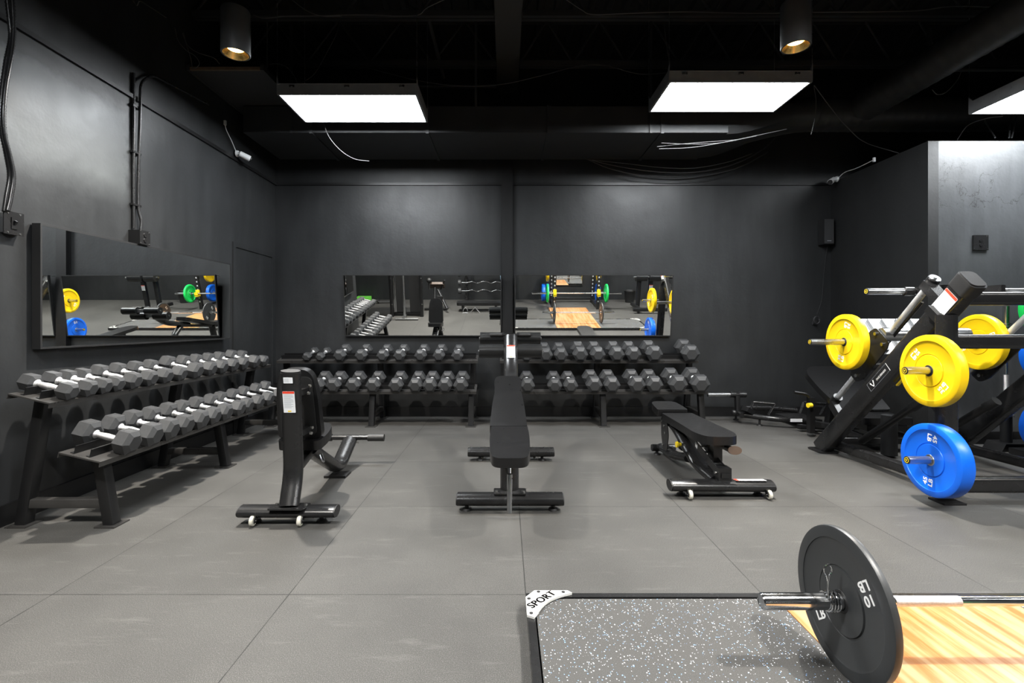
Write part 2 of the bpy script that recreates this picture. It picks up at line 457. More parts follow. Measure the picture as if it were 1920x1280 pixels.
# painted-over doorway beside the back left corner
g = G(); g.box((XL+.004, 5.56, 1.0), (.008, .80, 1.9), bev=.002); door = solo('door_1', g, 'wall', kind='structure')
g = G()
for yy in (5.13, 5.99): g.box((XL+.009, yy, 1.0), (.018, .05, 2.0), bev=.004)
g.box((XL+.009, 5.56, 1.975), (.018, .81, .05), bev=.004)
part(door, 'casing', g, 'wall')

# ---------------------------------------------------------------- beam and joists
g = G(); g.box((.03, 2.3, 3.98), (.25, 7.2, .02)); g.box((.03, 2.3, 4.25), (.25, 7.2, .02)); g.box((.03, 2.3, 4.11), (.03, 7.2, .26))
g.box((.03, 5.97, 4.12), (.25, .18, .3))
g.box((.03, 2.3, 4.11), (.24, 7.2, .25))
b_ = solo('trim_4', g, 'beam', kind='structure')
def joist(Y, x0, x1, lab):
    t = thing('roof_joist', lab, 'joist', ((x0+x1)/2, Y, 3.92), 'open web roof joists')
    for z, nm in ((3.94, 'bottom_chord'), (4.42, 'top_chord')):
        g = G()
        for dy in (-.025, .025): g.box(((x0+x1)/2, Y+dy, z), (x1-x0, .035, .05), bev=.004)
        part(t, nm, g, 'duct')
    n = max(2, int((x1-x0)/.55)); g = G()
    for k in range(n):
        a = x0+(x1-x0)*k/n; b = x0+(x1-x0)*(k+1)/n; m = (a+b)/2
        g.tube([(a, Y, 3.95), (m, Y, 4.41)], .011, 8); g.tube([(m, Y, 4.41), (b, Y, 3.95)], .011, 8)
    part(t, 'web', g, 'duct')
for Y, w_ in ((4.46, 'nearer'), (5.30, 'farther')):
    joist(Y, XL+.02, -.10, f'black open web roof joist, {w_} of the pair over the left half')
    joist(Y, .16, XE-.02, f'black open web roof joist, {w_} of the pair over the right half')

# ---------------------------------------------------------------- ducts
t = thing('air_duct', 'black rectangular air duct slung along the back wall', 'duct', (0, 5.48, 3.11))
g = G(); g.box((-.2, 5.48, 3.25), (5.0, .83, .27), bev=.01); part(t, 'duct_body', g, 'duct')
for xx in (-2.0, -.8, .45, 1.62):
    g = G(); g.box((xx, 5.48, 3.25), (.03, .855, .295), bev=.004); part(t, 'flange', g, 'duct')
g = G()
a, b = rrect(.83, .27, .01, 8), circ(.175, 36)
a = [(math.cos(2*PI*k/36), math.sin(2*PI*k/36)) for k in range(36)]
def sq(cx, sx):                       # rectangle to circle
    k = .415/max(abs(cx), 1e-6) if abs(cx)*.135 > abs(sx)*.415 else .135/max(abs(sx), 1e-6)
    return (cx*k, sx*k)
vs = []
for i in range(9):
    s_ = i/8; e = s_*s_*(3-2*s_); X = 2.3+1.0*s_; cy = 5.48+(-.18)*e; cz = 3.25+.15*e
    for (cx, sx) in a:
        r0 = sq(cx, sx); r1 = (.175*cx, .175*sx)
        vs.append(V((X, cy+r0[0]*(1-e)+r1[0]*e, cz+r0[1]*(1-e)+r1[1]*e)))
g._new(vs, [(i*36+k, i*36+(k+1) % 36, (i+1)*36+(k+1) % 36, (i+1)*36+k) for i in range(8) for k in range(36)])
part(t, 'transition_piece', g, 'duct')
g = G()
for xx in (-2.2, -.3, 1.5):
    for yy in (5.05, 5.91): g.box((xx, yy, 3.78), (.025, .004, 1.35))
part(t, 'hanger_strap', g, 'duct')
def spiral(name, p0, p1, r, lab):
    p0, p1 = V(p0), V(p1); n = int((p1-p0).length/.022); pts = [p0.lerp(p1, i/n) for i in range(n+1)]
    g = G(); sc_ = lambda f: 1.022 if int(round(f*n)) % 5 == 0 else 1.0
    g.sweep(pts, circ(r, 32), scale=sc_)
    return solo(name, g, 'duct', lab, 'duct', loc=p0, smooth=1.0)
spiral('spiral_duct', (3.3, 5.3, 3.40), (XE-.02, 5.3, 3.40), .175, 'black spiral duct running level above the right partition wall')
spiral('spiral_duct', (3.76, 5.12, 3.42), (3.76, YF+.02, 3.42), .15, 'black spiral duct running overhead towards the viewer on the right')
def hang(name, x, y, z0, z1, par):
    g = G(); g.cyl((x, y, z0), (x, y, z1), .004, n=8); return g
for (x_, y_, r_) in ((5.0, 5.3, .177), (6.8, 5.3, .177), (3.76, 3.9, .152), (3.76, 1.2, .152)):
    pass
# thin pipes
def pipe(pts, r, lab, m='duct'):
    g = G(); g.tube(fillet(pts, .08), r, 12); return solo('ceiling_pipe', g, m, lab, 'pipe', loc=pts[0], group='pipes under the roof')
pipe([(4.1, 4.75, 3.99), (4.1, 4.75, 3.72), (4.1, 4.75, 3.6), (7.9, 4.75, 3.6)], .02, 'thin black pipe dropping and running right beyond the spot light')
pipe([(-.78, 3.0, 4.2), (-.70, 5.6, 3.95)], .02, 'thin black pipe sloping down left of the central roof beam')
pipe([(-.1, 5.6, 3.85), (-2.6, 5.6, 3.85)], .022, 'thin black pipe running level behind the left ceiling panel')

# ---------------------------------------------------------------- suspended board
t = thing('ceiling_board', 'black painted board with raw wood edge hung in the left corner', 'board', (-2.5, 4.95, 3.4))
g = G(); g.box((-2.5, 4.96, 3.41), (.66, 1.16, .022), bev=.002); part(t, 'panel', g, 'board')
g = G(); g.box((-2.5, 4.37, 3.411), (.66, .018, .026), bev=.002); part(t, 'edge_strip', g, 'woodedge', 'bare brown wood edge')
g = G(); g.box((-2.16, 4.96, 3.42), (.03, 1.2, .05), bev=.003); g.box((-2.815, 4.96, 3.42), (.03, 1.2, .05), bev=.003)
for yy in (4.46, 5.30): g.cyl((-2.16, yy, 3.43), (-2.16, yy, 3.93), .005, n=8)
part(t, 'batten', g, 'board')

# ---------------------------------------------------------------- ceiling panels
def troffer(x, y, z, lab, wires=True):
    t = thing('ceiling_light', lab, 'light', (x, y, z), 'suspended ceiling panels')
    W, D, H = 1.22, .60, .085
    g = G()
    for s_ in (-1, 1):
        g.box((x, y+s_*(D/2-.006), z+H/2), (W, .006, H), bev=.001)
    g.box((x, y, z+H+.003), (W, D, .006))
    part(t, 'housing', g, 'alu')
    for s_ in (-1, 1):
        g = G(); X = x+s_*(W/2)
        g.prism([(-D/2, 0), (D/2, 0), (D/2, .15), (D/2-.04, .10), (-D/2+.04, .10), (-D/2, .15)],
                frame((X-.003, y, z), (0, 1, 0), (0, 0, 1)), .006)
        for k in range(4): g.cyl((X-.006, y-.2+.13*k, z+.06), (X+.006, y-.2+.13*k, z+.06), .012, n=12)
        part(t, 'end_plate', g, 'alu')
    g = G()
    for s_ in (-1, 1):
        g.box((x, y+s_*(D/2-.008), z), (W, .016, .014), bev=.003)
        g.box((x+s_*(W/2-.008), y, z), (.016, D-.032, .014), bev=.003)
    part(t, 'frame', g, 'alu')
    g = G(); g.box((x, y, z+.004), (W-.034, D-.034, .004)); part(t, 'lens', g, 'lens', 'glowing white lens')
    for k in (-.48, 0, .48):
        g = G(); g.box((x+k, y-D/2-.003, z+.065), (.045, .006, .02), bev=.002); g.box((x+k, y-D/2-.008, z+.062), (.02, .008, .012), bev=.002)
        part(t, 'latch', g, 'bolt')
    for sx in (-1, 1):
        for sy in (-1, 1):
            g = G(); px, py = x+sx*W/2, y+sy*(D/2-.005)
            g.cyl((px, py, z+.14), (px, py, 3.94 if sy < 0 else 4.47), .0018, n=6); part(t, 'hanger_wire', g, 'steel')
    return t
troffer(-1.38, 4.585, 3.15, 'lit white ceiling panel hanging above the left bench side, left of the roof beam')
troffer(2.01, 4.485, 3.21, 'lit white ceiling panel hanging between the roof beam and the right spot light')
troffer(4.82, 4.16, 3.05, 'lit white ceiling panel hanging over the partition wall at the right edge')
troffer(-1.38, .80, 3.18, 'lit white ceiling panel overhead behind the viewer, on the left')
troffer(2.01, .80, 3.18, 'lit white ceiling panel overhead behind the viewer, above the barbell')
troffer(4.90, .80, 3.18, 'lit white ceiling panel overhead behind the viewer, on the far right')

def can_light(x, y, z, lab):
    t = thing('spot_light', lab, 'light', (x, y, z), 'black can spot lights')
    g = G(); T = Matrix.Translation((x, y, z))
    g.lathe(T, [(.09, 0), (.092, .006), (.092, .29), (.088, .298), (.02, .30), (.0001, .30), (.0001, .06), (.05, .06), (.082, .012), (.082, 0)], 40)
    part(t, 'can_body', g, 'can')
    g = G(); g.lathe(T, [(.082, .002), (.052, .045), (.050, .045), (.080, .0)], 40); part(t, 'reflector', g, 'reflector', 'gold reflector ring')
    g = G(); g.lathe(T, [(.0001, .038), (.050, .038), (.050, .044), (.0001, .044)], 32, False); part(t, 'lamp', g, 'warm', 'glowing warm lamp')
    g = G(); g.cyl((x, y, z+.3), (x, y, 4.47), .006, n=8); g.box((x, y, z+.31), (.05, .05, .02), bev=.004); part(t, 'hanger_rod', g, 'metal')
    L = bpy.data.lights.new('spot_beam', 'SPOT'); L.energy = SPOT_WATTS; L.color = (1, .94, .85); L.spot_size = math.radians(145); L.spot_blend = 1.0
    L.shadow_soft_size = .04
    lo = bpy.data.objects.new('spot_beam', L); C.objects.link(lo); lo.parent = t; lo.location = (0, 0, .03)
can_light(-1.837, 3.35, 2.98, 'black cylinder spot light with warm lamp, hanging on the left')
can_light(1.953, 3.30, 3.00, 'black cylinder spot light with warm lamp, hanging on the right')
can_light(-1.837, .82, 2.98, 'black cylinder spot light overhead behind the viewer, left one')
can_light(1.953, .80, 3.00, 'black cylinder spot light overhead behind the viewer, above the barbell')
can_light(5.75, .80, 3.00, 'black cylinder spot light overhead behind the viewer, far right')

# ---------------------------------------------------------------- loose cables
def cable(px, Y, r=.0035, lab='', m='wire', name='ceiling_cable', Y1=None):
    Y1 = Y if Y1 is None else Y1; n = len(px)
    pts = smooth_path([at(u, v, Y+(Y1-Y)*i/(n-1)) for i, (u, v) in enumerate(px)], 6)
    g = G(); g.sweep(pts, circ(r, 8)); return solo(name, g, m, lab, 'cable', loc=pts[0])
cable([(243, -8), (256, 10), (262, 2), (280, 12), (312, 33)], 3.7, .004, 'grey cable loop at the top edge near the left wall')
cable([(475, 28), (495, 34), (540, 30), (590, 30), (640, 28), (700, 28), (745, 30), (784, 28), (800, 15), (838, -3)], 4.36, .004, 'grey cable lying along the joist left of the roof beam')
cable([(1058, -3), (1090, 18), (1112, 27), (1180, 25), (1280, 22), (1360, 24), (1440, 25), (1520, 23), (1640, 22), (1720, 20), (1790, 12), (1900, 15)], 4.36, .004, 'grey cable lying along the joist right of the roof beam')
cable([(650, 118), (700, 130), (780, 150), (860, 161), (940, 158), (1010, 143), (1080, 125), (1130, 122), (1190, 137), (1230, 138), (1300, 130)], 4.95, .004, 'dark cable sagging under the roof beam between two ceiling panels', 'wire_black')
cable([(1526, 160), (1530, 190), (1528, 220), (1521, 252)], 4.9, .004, 'short grey cable dangling straight from the panel beside the right spot')
cable([(1527, 160), (1560, 205), (1595, 245), (1625, 268), (1685, 287)], 4.9, .004, 'grey cable drooping right from that panel to the partition top', Y1=5.3)
cable([(607, 232), (618, 258), (640, 283), (665, 298), (692, 302)], 5.0, .003, 'thin grey cable curling below the left ceiling panel')
cable([(344, 62), (352, 85), (372, 99), (400, 108), (412, 120)], 4.1, .003, 'thin cable hanging beside the left spot light')
cable([(328, 52), (334, 76), (350, 95), (366, 105), (374, 120), (362, 128), (358, 110), (350, 85), (342, 62)], 4.15, .003, 'coil of thin cable hung left of the left spot')
cable([(493, 126), (513, 119), (535, 124), (550, 140), (558, 157)], 4.5, .003, 'thin cable arching onto the top of the left ceiling panel')
cable([(545, -2), (575, 20), (605, 30), (640, 30)], 4.1, .003, 'thin grey cable crossing the top edge above the left panel')
cable([(640, 20), (632, 60), (612, 100), (588, 140), (560, 158)], 4.3, .003, 'dark cable looping down behind the left ceiling panel', 'wire_black')
cable([(1232, 275), (1300, 268), (1380, 262), (1420, 254)], 5.0, .003, 'upper grey strand strung beneath the transition of the rectangular duct')
cable([(1240, 268), (1290, 270), (1350, 268), (1418, 255)], 4.98, .003, 'middle grey strand strung beneath the transition of the rectangular duct')
cable([(1236, 279), (1290, 277), (1340, 270), (1400, 258), (1475, 242)], 4.96, .003, 'lower grey strand strung beneath the transition of the rectangular duct')
cable([(1100, 298), (1160, 312), (1230, 322), (1300, 323), (1370, 310), (1430, 280), (1460, 250)], 5.9, .007, 'thick black cable in the bundle swagged over the right mirror', 'wire_black')
cable([(1110, 300), (1170, 306), (1240, 314), (1300, 315), (1360, 305), (1410, 288)], 5.88, .004, 'grey cable in the bundle swagged over the right mirror')
cable([(1095, 296), (1150, 318), (1220, 331), (1300, 332), (1380, 316), (1440, 285)], 5.92, .006, 'lowest black cable in the bundle swagged over the right mirror', 'wire_black')
cable([(1748, 168), (1758, 177), (1775, 172), (1795, 150), (1803, 132)], 4.4, .0035, 'short grey cable looping beside the overhead spiral duct')
cable([(1245, 45), (1252, 100), (1260, 130)], 4.2, .002, 'thin tie wire holding the panel right of the beam')
cable([(1795, 262), (1815, 235), (1850, 222), (1880, 218)], 5.05, .004, 'pale cable resting over the partition wall top', 'plaster_white')
cable([(400, 228), (412, 222), (425, 226), (415, 232), (402, 236)], 5.2, .003, 'tangle of thin cable under the hung board')
for i, (a_, b_, w_) in enumerate((((1846, 226), (1866, 258), 'left'), ((1895, 218), (1892, 258), 'middle'), ((1907, 216), (1897, 258), 'right'))):
    g = G(); g.cyl(at(*a_, 4.9), at(*b_, 4.73)-V((0, 0, .0)), .006, n=10)
    solo('support_rod', g, 'steel', f'bright steel rod standing on the partition wall, {w_}most of three', 'rod', 'rods above the partition wall', loc=at(*b_, 4.73))

# flexible conduits by the junction box
def flex(px, lab, X=2.79):
    pts = []
    for u, v in px:
        Y = X*FPX/(947-u); pts.append(V((-X, Y, EYE-(v-607)/FPX*Y)))
    pts = smooth_path(pts, 16); g = G(); n = len(pts)
    g.sweep(pts, circ(.011, 10), scale=lambda f: 1.14 if int(round(f*(n-1))) % 2 else .92)
    solo('flexible_conduit', g, 'metal_grey', lab, 'conduit', 'flexible conduits on the left wall', loc=pts[-1], smooth=1.2)
flex([(12, -12), (18, 40), (20, 72), (12, 112), (5, 160), (1, 205), (3, 245), (12, 290), (18, 330), (12, 370), (8, 397)], 'black corrugated conduit, inner one dropping to the junction box')
flex([(22, -12), (25, 40), (24, 82), (17, 125), (10, 165), (6, 215), (9, 255), (19, 296), (25, 332), (20, 370), (14, 396)], 'black corrugated conduit, outer one dropping to the junction box', 2.755)
t = thing('junction_box', 'galvanised junction box with switch under the corrugated conduits', 'electrical box', (-2.82, 2.8, 1.7))
g = G(); g.box((-2.822, 2.81, 1.715), (.036, .10, .11), bev=.003); part(t, 'box_body', g, 'steel')
g = G(); g.box((-2.801, 2.80, 1.715), (.006, .115, .13), bev=.002); g.box((-2.797, 2.80, 1.715), (.006, .035, .066), bev=.002)
part(t, 'cover_plate', g, 'metal_grey')
g = G(); g.box((-2.79, 2.80, 1.72), (.014, .01, .02), rot3(0, .5, 0), bev=.002); part(t, 'toggle', g, 'metal_grey')
g = G()
for y_, z_ in ((2.765, 1.77), (2.835, 1.77), (2.765, 1.66), (2.835, 1.66)): g.cyl((-2.799, y_, z_), (-2.796, y_, z_), .005, n=10)
part(t, 'screw', g, 'bolt')
# rigid conduit down to a socket box
t = thing('wall_conduit', 'pair of black rigid conduits running down the left wall', 'conduit', (-2.82, 3.75, 1.86))
g = G(); g.tube(fillet([(-2.825, 3.735, 3.05), (-2.825, 3.735, 1.87)], .1), .011, 12)
part(t, 'pipe', g, 'metal_grey')
g = G(); g.tube(fillet([(-2.78, 4.6, 3.2), (-2.80, 3.9, 3.12), (-2.80, 3.775, 3.0), (-2.82, 3.775, 2.2), (-2.82, 3.775, 2.02), (-2.80, 3.785, 1.93), (-2.80, 3.775, 1.86)], .06), .011, 12)
part(t, 'pipe', g, 'metal_grey')
for z_ in (2.80, 2.45, 2.05):
    g = G(); g.box((-2.825, 3.755, z_), (.03, .085, .015), bev=.003); part(t, 'clamp', g, 'metal_grey')
def outlet(name, c, R, lab, depth=.05, w=.105, h=.105):
    """R maps local x (width), y (outward), z (up)"""
    t = thing(name, lab, 'electrical box', c)
    def T(p): return V(c)+R@V(p)
    g = G(); g.box(T((0, depth/2, 0)), (w, depth, h), R, .003); part(t, 'box_body', g, 'metal')
    g = G(); g.box(T((0, depth+.002, 0)), (w*1.02, .004, h*1.02), R, .0015); part(t, 'cover_plate', g, 'metal_grey')
    for s_ in (-1, 1):
        g = G(); g.cyl(T((0, depth+.003, s_*.02)), T((0, depth+.009, s_*.02)), .016, n=20, bev=.001)
        for q in (-.005, .005): g.box(T((q, depth+.0095, s_*.02+.003)), (.002, .002, .008), R)
        part(t, 'socket', g, 'metal_grey')
    g = G()
    for a in (-1, 1):
        for b in (-1, 1): g.cyl(T((a*w*.43, depth+.003, b*h*.43)), T((a*w*.43, depth+.007, b*h*.43)), .004, n=10)
    part(t, 'screw', g, 'bolt')
outlet('socket_box', (XL, 3.755, 1.80), Matrix(((0, 1, 0), (1, 0, 0), (0, 0, 1))).transposed(), 'black double socket box above the long wall mirror', .085)
outlet('socket_box', (4.52, YP, 1.915), Matrix(((1, 0, 0), (0, -1, 0), (0, 0, 1))), 'black double socket box on the partition wall', .012, .14, .14)

# loudspeaker, cameras, cable hook
t = thing('wall_speaker', 'slim black loudspeaker high in the right back corner', 'speaker', (3.93, YB, 2.26))
g = G(); g.box((3.93, YB-.065, 2.265), (.125, .11, .31), bev=.008); part(t, 'cabinet', g, 'metal')
g = G(); g.box((3.93, YB-.122, 2.265), (.112, .006, .295), bev=.002); part(t, 'grille', g, 'grille')
g = G(); g.box((3.93, YB-.0055, 2.265), (.05, .012, .12)); part(t, 'bracket', g, 'metal')
g = G(); g.box((3.93, YB-.126, 2.15), (.05, .002, .007)); part(t, 'badge', g, 'greyprint')
cable([(1551, 462), (1545, 510), (1541, 560), (1532, 588)], 6.065, .002, 'thin speaker wire trailing down the back wall', 'wire_black', 'speaker_wire')
g = G(); c_ = at(1530, 600, 6.04)
for k in range(3):
    g.sweep([c_+V((.035*math.cos(a*PI/8+k), -.01*k, .045*math.sin(a*PI/8+k))) for a in range(15)], circ(.003, 8))
g.box(c_+V((0, .03, -.03)), (.05, .02, .05), bev=.003)
solo('wire_coil', g, 'wire_black', 'small coil of black wire hooked low on the back wall', 'cable', loc=c_)

def cctv(base, out, aim, lab, tail):
    t = thing('security_camera', lab, 'camera', base); base = V(base); out = V(out).normalized(); aim = V(aim).normalized()
    g = G(); g.cyl(base, base+out*.02, .035, .03, 24, .004); part(t, 'mount', g, 'plaster_white')
    e = base+out*.05+V((0, 0, -.01)); g = G(); g.tube([base+out*.015, e], .012, 12); part(t, 'arm', g, 'plaster_white')
    g = G(); g.cyl(e-aim*.02, e+aim*.085, .03, .032, 24, .004); part(t, 'camera_body', g, 'plaster_white')
    f = e+aim*.086; g = G(); g.cyl(f, f+aim*.012, .028, .026, 24); part(t, 'lens', g, 'rubber_dark')
    g = G(); g.tube(smooth_path([base]+[V(p) for p in tail], 6), .004, 8); g.box(V(tail[-1]), (.02, .02, .045), bev=.004); part(t, 'lead', g, 'plaster_white')
cctv((XL+.022, 5.16, 2.93), (1, 0, 0), (.75, .55, -.35), 'white bullet security camera on the left wall ledge',
     [(XL+.03, 5.05, 3.02), (XL+.03, 4.95, 3.1), (XL+.03, 4.93, 3.16)])
cctv((XR-.02, 5.93, 2.89), (-1, 0, 0), (-.75, -.5, -.45), 'white bullet security camera above the loudspeaker corner',
     [(XR-.02, 5.8, 2.93), (XR-.015, 5.6, 2.92), (XR-.01, 5.35, 2.93)])

# ---------------------------------------------------------------- wall mirrors
def wall_mirror(lab, c, ux, uy, L, H, depth):
    """c centre of the glass, ux along, uy up the glass; frame box goes back from it"""
    F = frame(c, ux, uy); t = thing('wall_mirror', lab, 'mirror', c, 'frameless long wall mirrors')
    def bx(g, x0, x1, y0, y1, z0, z1):
        R = F.to_3x3(); g.box(F @ V(((x0+x1)/2, (y0+y1)/2, (z0+z1)/2)), (x1-x0, y1-y0, z1-z0), R)
    g = G(); f = .012
    for s_ in (-1, 1):
        bx(g, -L/2, L/2, s_*(H/2-f/2)-f/2, s_*(H/2-f/2)+f/2, -depth, .002)
        bx(g, s_*(L/2-f/2)-f/2, s_*(L/2-f/2)+f/2, -H/2+f, H/2-f, -depth, .002)
    bx(g, -L/2+f, L/2-f, -H/2+f, H/2-f, -depth, -.006)
    part(t, 'frame', g, 'rubber_dark')
    g = G(); bx(g, -L/2+f, L/2-f, -H/2+f, H/2-f, -.005, 0); part(t, 'glass', g, 'mirror', smooth=0)
    return t
wall_mirror('long black framed mirror mounted flat on the left wall', (-2.770, 3.935, 1.369), (.013, 1, 0), (0, 0, 1), 1.99, .755, .05)
TH = math.radians(7.0)
for x_, lab in ((-1.005, 'tilted black framed mirror on the back wall, left of the pilaster'), (1.078, 'tilted black framed mirror on the back wall, right of the pilaster')):
    H_ = .755; yb = YB-.045
    c = (x_, yb-math.sin(TH)*H_/2, .990+math.cos(TH)*H_/2)
    t = wall_mirror(lab, c, (1, 0, 0), (0, -math.sin(TH), math.cos(TH)), 1.925, H_, .03)
    for s_ in (-1, 1):
        g = G(); g.tube([(x_+s_*.93, yb-.09+.02, 1.735), (x_+s_*.93, YB-.005, 1.74)], .003, 8); part(t, 'hanging_wire', g, 'steel')

# ================================================================ dumbbells and racks
DB = {}
def dumbbell_proto(a, L=None):
    """a = across flats of the hex head; axis along local x, resting height a/2"""
    key = round(a, 3)
    if key in DB: return DB[key]
    l = .050+.40*a; gap = .068; rr = a/2/math.cos(PI/6); ch = a*.16
    hexp = lambda r: [(r*math.cos(PI/6*0+PI/3*k), r*math.sin(PI/3*k)) for k in range(6)]
    def head(s_):
        g = G(); x0, x1 = s_*gap, s_*(gap+l)
        rings = []
        for x_, r_ in ((x0, rr*.62), (x0+s_*ch*.8, rr), (x1-s_*ch, rr), (x1, rr*.62)):
            rings.append([V((x_, p[0], p[1])) for p in hexp(r_)])
        vs = [v for r in rings for v in r]; fs = []
        for i in range(3):
            for k in range(6): fs.append((i*6+k, i*6+(k+1) % 6, (i+1)*6+(k+1) % 6, (i+1)*6+k))
        fs += [tuple(range(6)), tuple(18+k for k in range(6))]
        _, F = g._new(vs, fs); g.bevel(F, .003, 2, .35)
        if a > .1:                                   # raised plaque on the top flat
            xc = (x0+x1)/2; wx, wy = l*.42, rr*.62; z = a/2
            for q in (-1, 1):
                g.box((xc+q*wx/2, 0, z), (.003, wy, .002)); g.box((xc, q*wy/2, z), (wx, .003, .002))
        return mesh('dumbbell_head', g, 'rubber', .35)
    g = G(); T = frame((-gap-.01, 0, 0), (0, 1, 0), (0, 0, 1))
    r0 = .0165
    p = [(.0001, 0), (r0*1.5, 0), (r0*1.5, .012), (r0*.95, .02), (r0*1.0, .04), (r0*1.18, gap+.01), (r0*1.0, 2*gap-.02), (r0*.95, 2*gap), (r0*1.5, 2*gap+.008), (r0*1.5, 2*gap+.02), (.0001, 2*gap+.02)]
    g.lathe(T, p, 20, False)
    DB[key] = (head(-1), head(1), mesh('dumbbell_handle', g, 'knurl', .5), gap+l/2)
    return DB[key]
def place_dumbbell(pos, rz, tilt, a, label, group, roll=0):
    h0, h1, hd, _ = dumbbell_proto(a)
    r = bpy.data.objects.new('dumbbell', None); C.objects.link(r); r.empty_display_size = .05
    r.matrix_basis = Matrix.Translation(pos) @ Matrix.Rotation(rz, 4, 'Z') @ Matrix.Rotation(tilt, 4, 'Y') @ Matrix.Rotation(roll, 4, 'X')
    r['label'] = label; r['category'] = 'dumbbell'; r['group'] = group
    for nm, me in (('head', h0), ('head', h1), ('handle', hd)):
        o = bpy.data.objects.new(nm, me); C.objects.link(o); o.parent = r
    return r

TILT = math.radians(13)
def rack(origin, rz, lab, x0=-.08, x1=2.39, legs=(.0, 1.14, 2.29), up_off=0.0):
    """local x along the wall, y towards the wall, z up; origin on the wall line"""
    R = Matrix.Rotation(rz, 3, 'Z'); O = V(origin)
    W_ = lambda x, y, z: O+R@V((x, y, z))
    t = thing('dumbbell_rack', lab, 'rack', W_(1.14, -.35, 0), 'two tier dumbbell racks', R)
    for yc, zc, nm in ((-.25, .735, 'upper_shelf'), (-.525, .415, 'lower_shelf')):
        Rt = R @ Matrix.Rotation(TILT, 3, 'X')
        g = G(); g.box(W_((x0+x1)/2, yc, zc), (x1-x0, .235, .008), Rt, .002)
        for s_ in (-1, 1):
            e = Rt@V((0, s_*.1155, -.014)); g.box(W_((x0+x1)/2, yc, zc)+e, (x1-x0, .004, .024), Rt)
        sh = part(t, nm, g, 'shelf')
        for s_ in (-.036, .052):
            g = G(); e = Rt@V((0, s_, .026)); g.box(W_((x0+x1)/2, yc, zc)+e, (x1-x0-.05, .005, .045), Rt, .001)
            e = Rt@V((0, s_+.012, .006)); g.box(W_((x0+x1)/2, yc, zc)+e, (x1-x0-.05, .02, .003), Rt)
            part(sh, 'rail', g, 'metal')
    for lx in legs:
        for (yb, yt, zt) in ((-.10, -.215, .715), (-.60, -.535, .395)):
            g = G(); F = .033
            prof = rrect(.062, .062, .006, 2)
            a_, b_ = W_(lx, yb, .006), W_(lx, yt, zt)
            g.sweep([a_, b_], prof, up=R@V((1, 0, 0))); lg = part(t, 'leg', g, 'metal')
            g = G(); g.box(W_(lx, yb, .004), (.115, .115, .008), R, .002)
            part(lg, 'foot_plate', g, 'shelf')
        g = G(); g.sweep([W_(lx, -.13, .125), W_(lx, -.585, .125)], rrect(.05, .05, .005, 2)); part(t, 'crossbar', g, 'shelf')
    return W_, R
def shelf_dumbbells(W_, R, rz, tier, items, where, group):
    yc, zc = ((-.25, .735), (-.525, .415))[tier]
    n = len(items)
    for i, (x, a) in enumerate(items):
        Rt = R @ Matrix.Rotation(TILT, 3, 'X')
        p = W_(x, yc, zc)+Rt@V((0, .006, .010+a/2))
        jit = random.uniform(-.03, .03)
        nm = ORD[i]+' ' if i < n-1 else 'last '
        size = 'small' if a < .115 else 'medium' if a < .15 else 'large'
        lab = f'{size} hex dumbbell, {ORD[i] if i < n-1 else "last"} from {where}'
        # dumbbell x axis must run along the tilted rack y axis
        place_dumbbell(p, rz+PI/2+jit, -TILT, a, lab, group)

LW, LR = rack((XL, 2.80, 0), PI/2, 'black two tier dumbbell rack along the left wall', -.13, 2.40)
us = [129, 166, 193, 218, 248, 279, 309, 335.5, 365, 392, 414, 435, 454, 475, 493]
sz = [.088, .088, .088, .088, .1, .1, .1, .1, .115, .108, .108, .108, .108, .115, .1]
shelf_dumbbells(LW, LR, PI/2, 0, [(2.475*FPX/(947-u)-2.80-.005, a) for u, a in zip(us, sz)],
                'the near end, left wall rack upper shelf', 'dumbbells on the left wall rack upper shelf')
us = [236, 279, 311, 342, 371, 395, 418.6, 444, 460, 481, 500, 521, 537]
sz = [.13, .13, .13, .125, .125, .12, .12, .115, .115, .115, .115, .115, .115]
shelf_dumbbells(LW, LR, PI/2, 1, [(2.205*FPX/(947-u)-2.80-.01, a) for u, a in zip(us, sz)],
                'the near end, left wall rack lower shelf', 'dumbbells on the left wall rack lower shelf')
BW, BR = rack((-2.66, YB, 0), 0, 'black two tier dumbbell rack under the left tilted mirror', .0, 2.34, (.05, 1.17, 2.28))
def bx(u, Y): return (u-947)/FPX*Y
sz = [.085, .085, .122, .122, .12, .12, .122, .122, .118]
shelf_dumbbells(BW, BR, 0, 0, [(bx(u, 5.74)+2.66, a) for u, a in zip([577.5, 602, 639, 679, 719, 751, 790, 824, 858], sz)],
                'the left, upper shelf under left tilted mirror', 'dumbbells on the back left rack upper shelf')
shelf_dumbbells(BW, BR, 0, 1, [(bx(u, 5.43)+2.66, .143) for u in (596, 626, 662.5, 700, 743, 779, 806, 835, 864)],
                'the left, lower shelf under left tilted mirror', 'dumbbells on the back left rack lower shelf')
CW, CR = rack((-.02, YB, 0), 0, 'black two tier dumbbell rack under the right tilted mirror', -.04, 2.27, (.0, 1.12, 2.22))
sz = [.125, .143, .143, .155, .155, .157, .157, .168, .182]
shelf_dumbbells(CW, CR, 0, 0, [(bx(u, 5.72)+.02, a) for u, a in zip([987, 1022.5, 1051, 1087.5, 1119, 1155.5, 1186, 1224.5, 1292.5], sz)],
                'the left, upper shelf under right tilted mirror', 'dumbbells on the back right rack upper shelf')
sz = [.143, .143, .143, .16, .16, .165, .165, .18, .185]
shelf_dumbbells(CW, CR, 0, 1, [(bx(u, 5.40)+.02, a) for u, a in zip([989, 1041, 1070, 1114, 1147.5, 1194, 1227.5, 1271, 1312.5], sz)],
                'the left, lower shelf under right tilted mirror', 'dumbbells on the back right rack lower shelf')

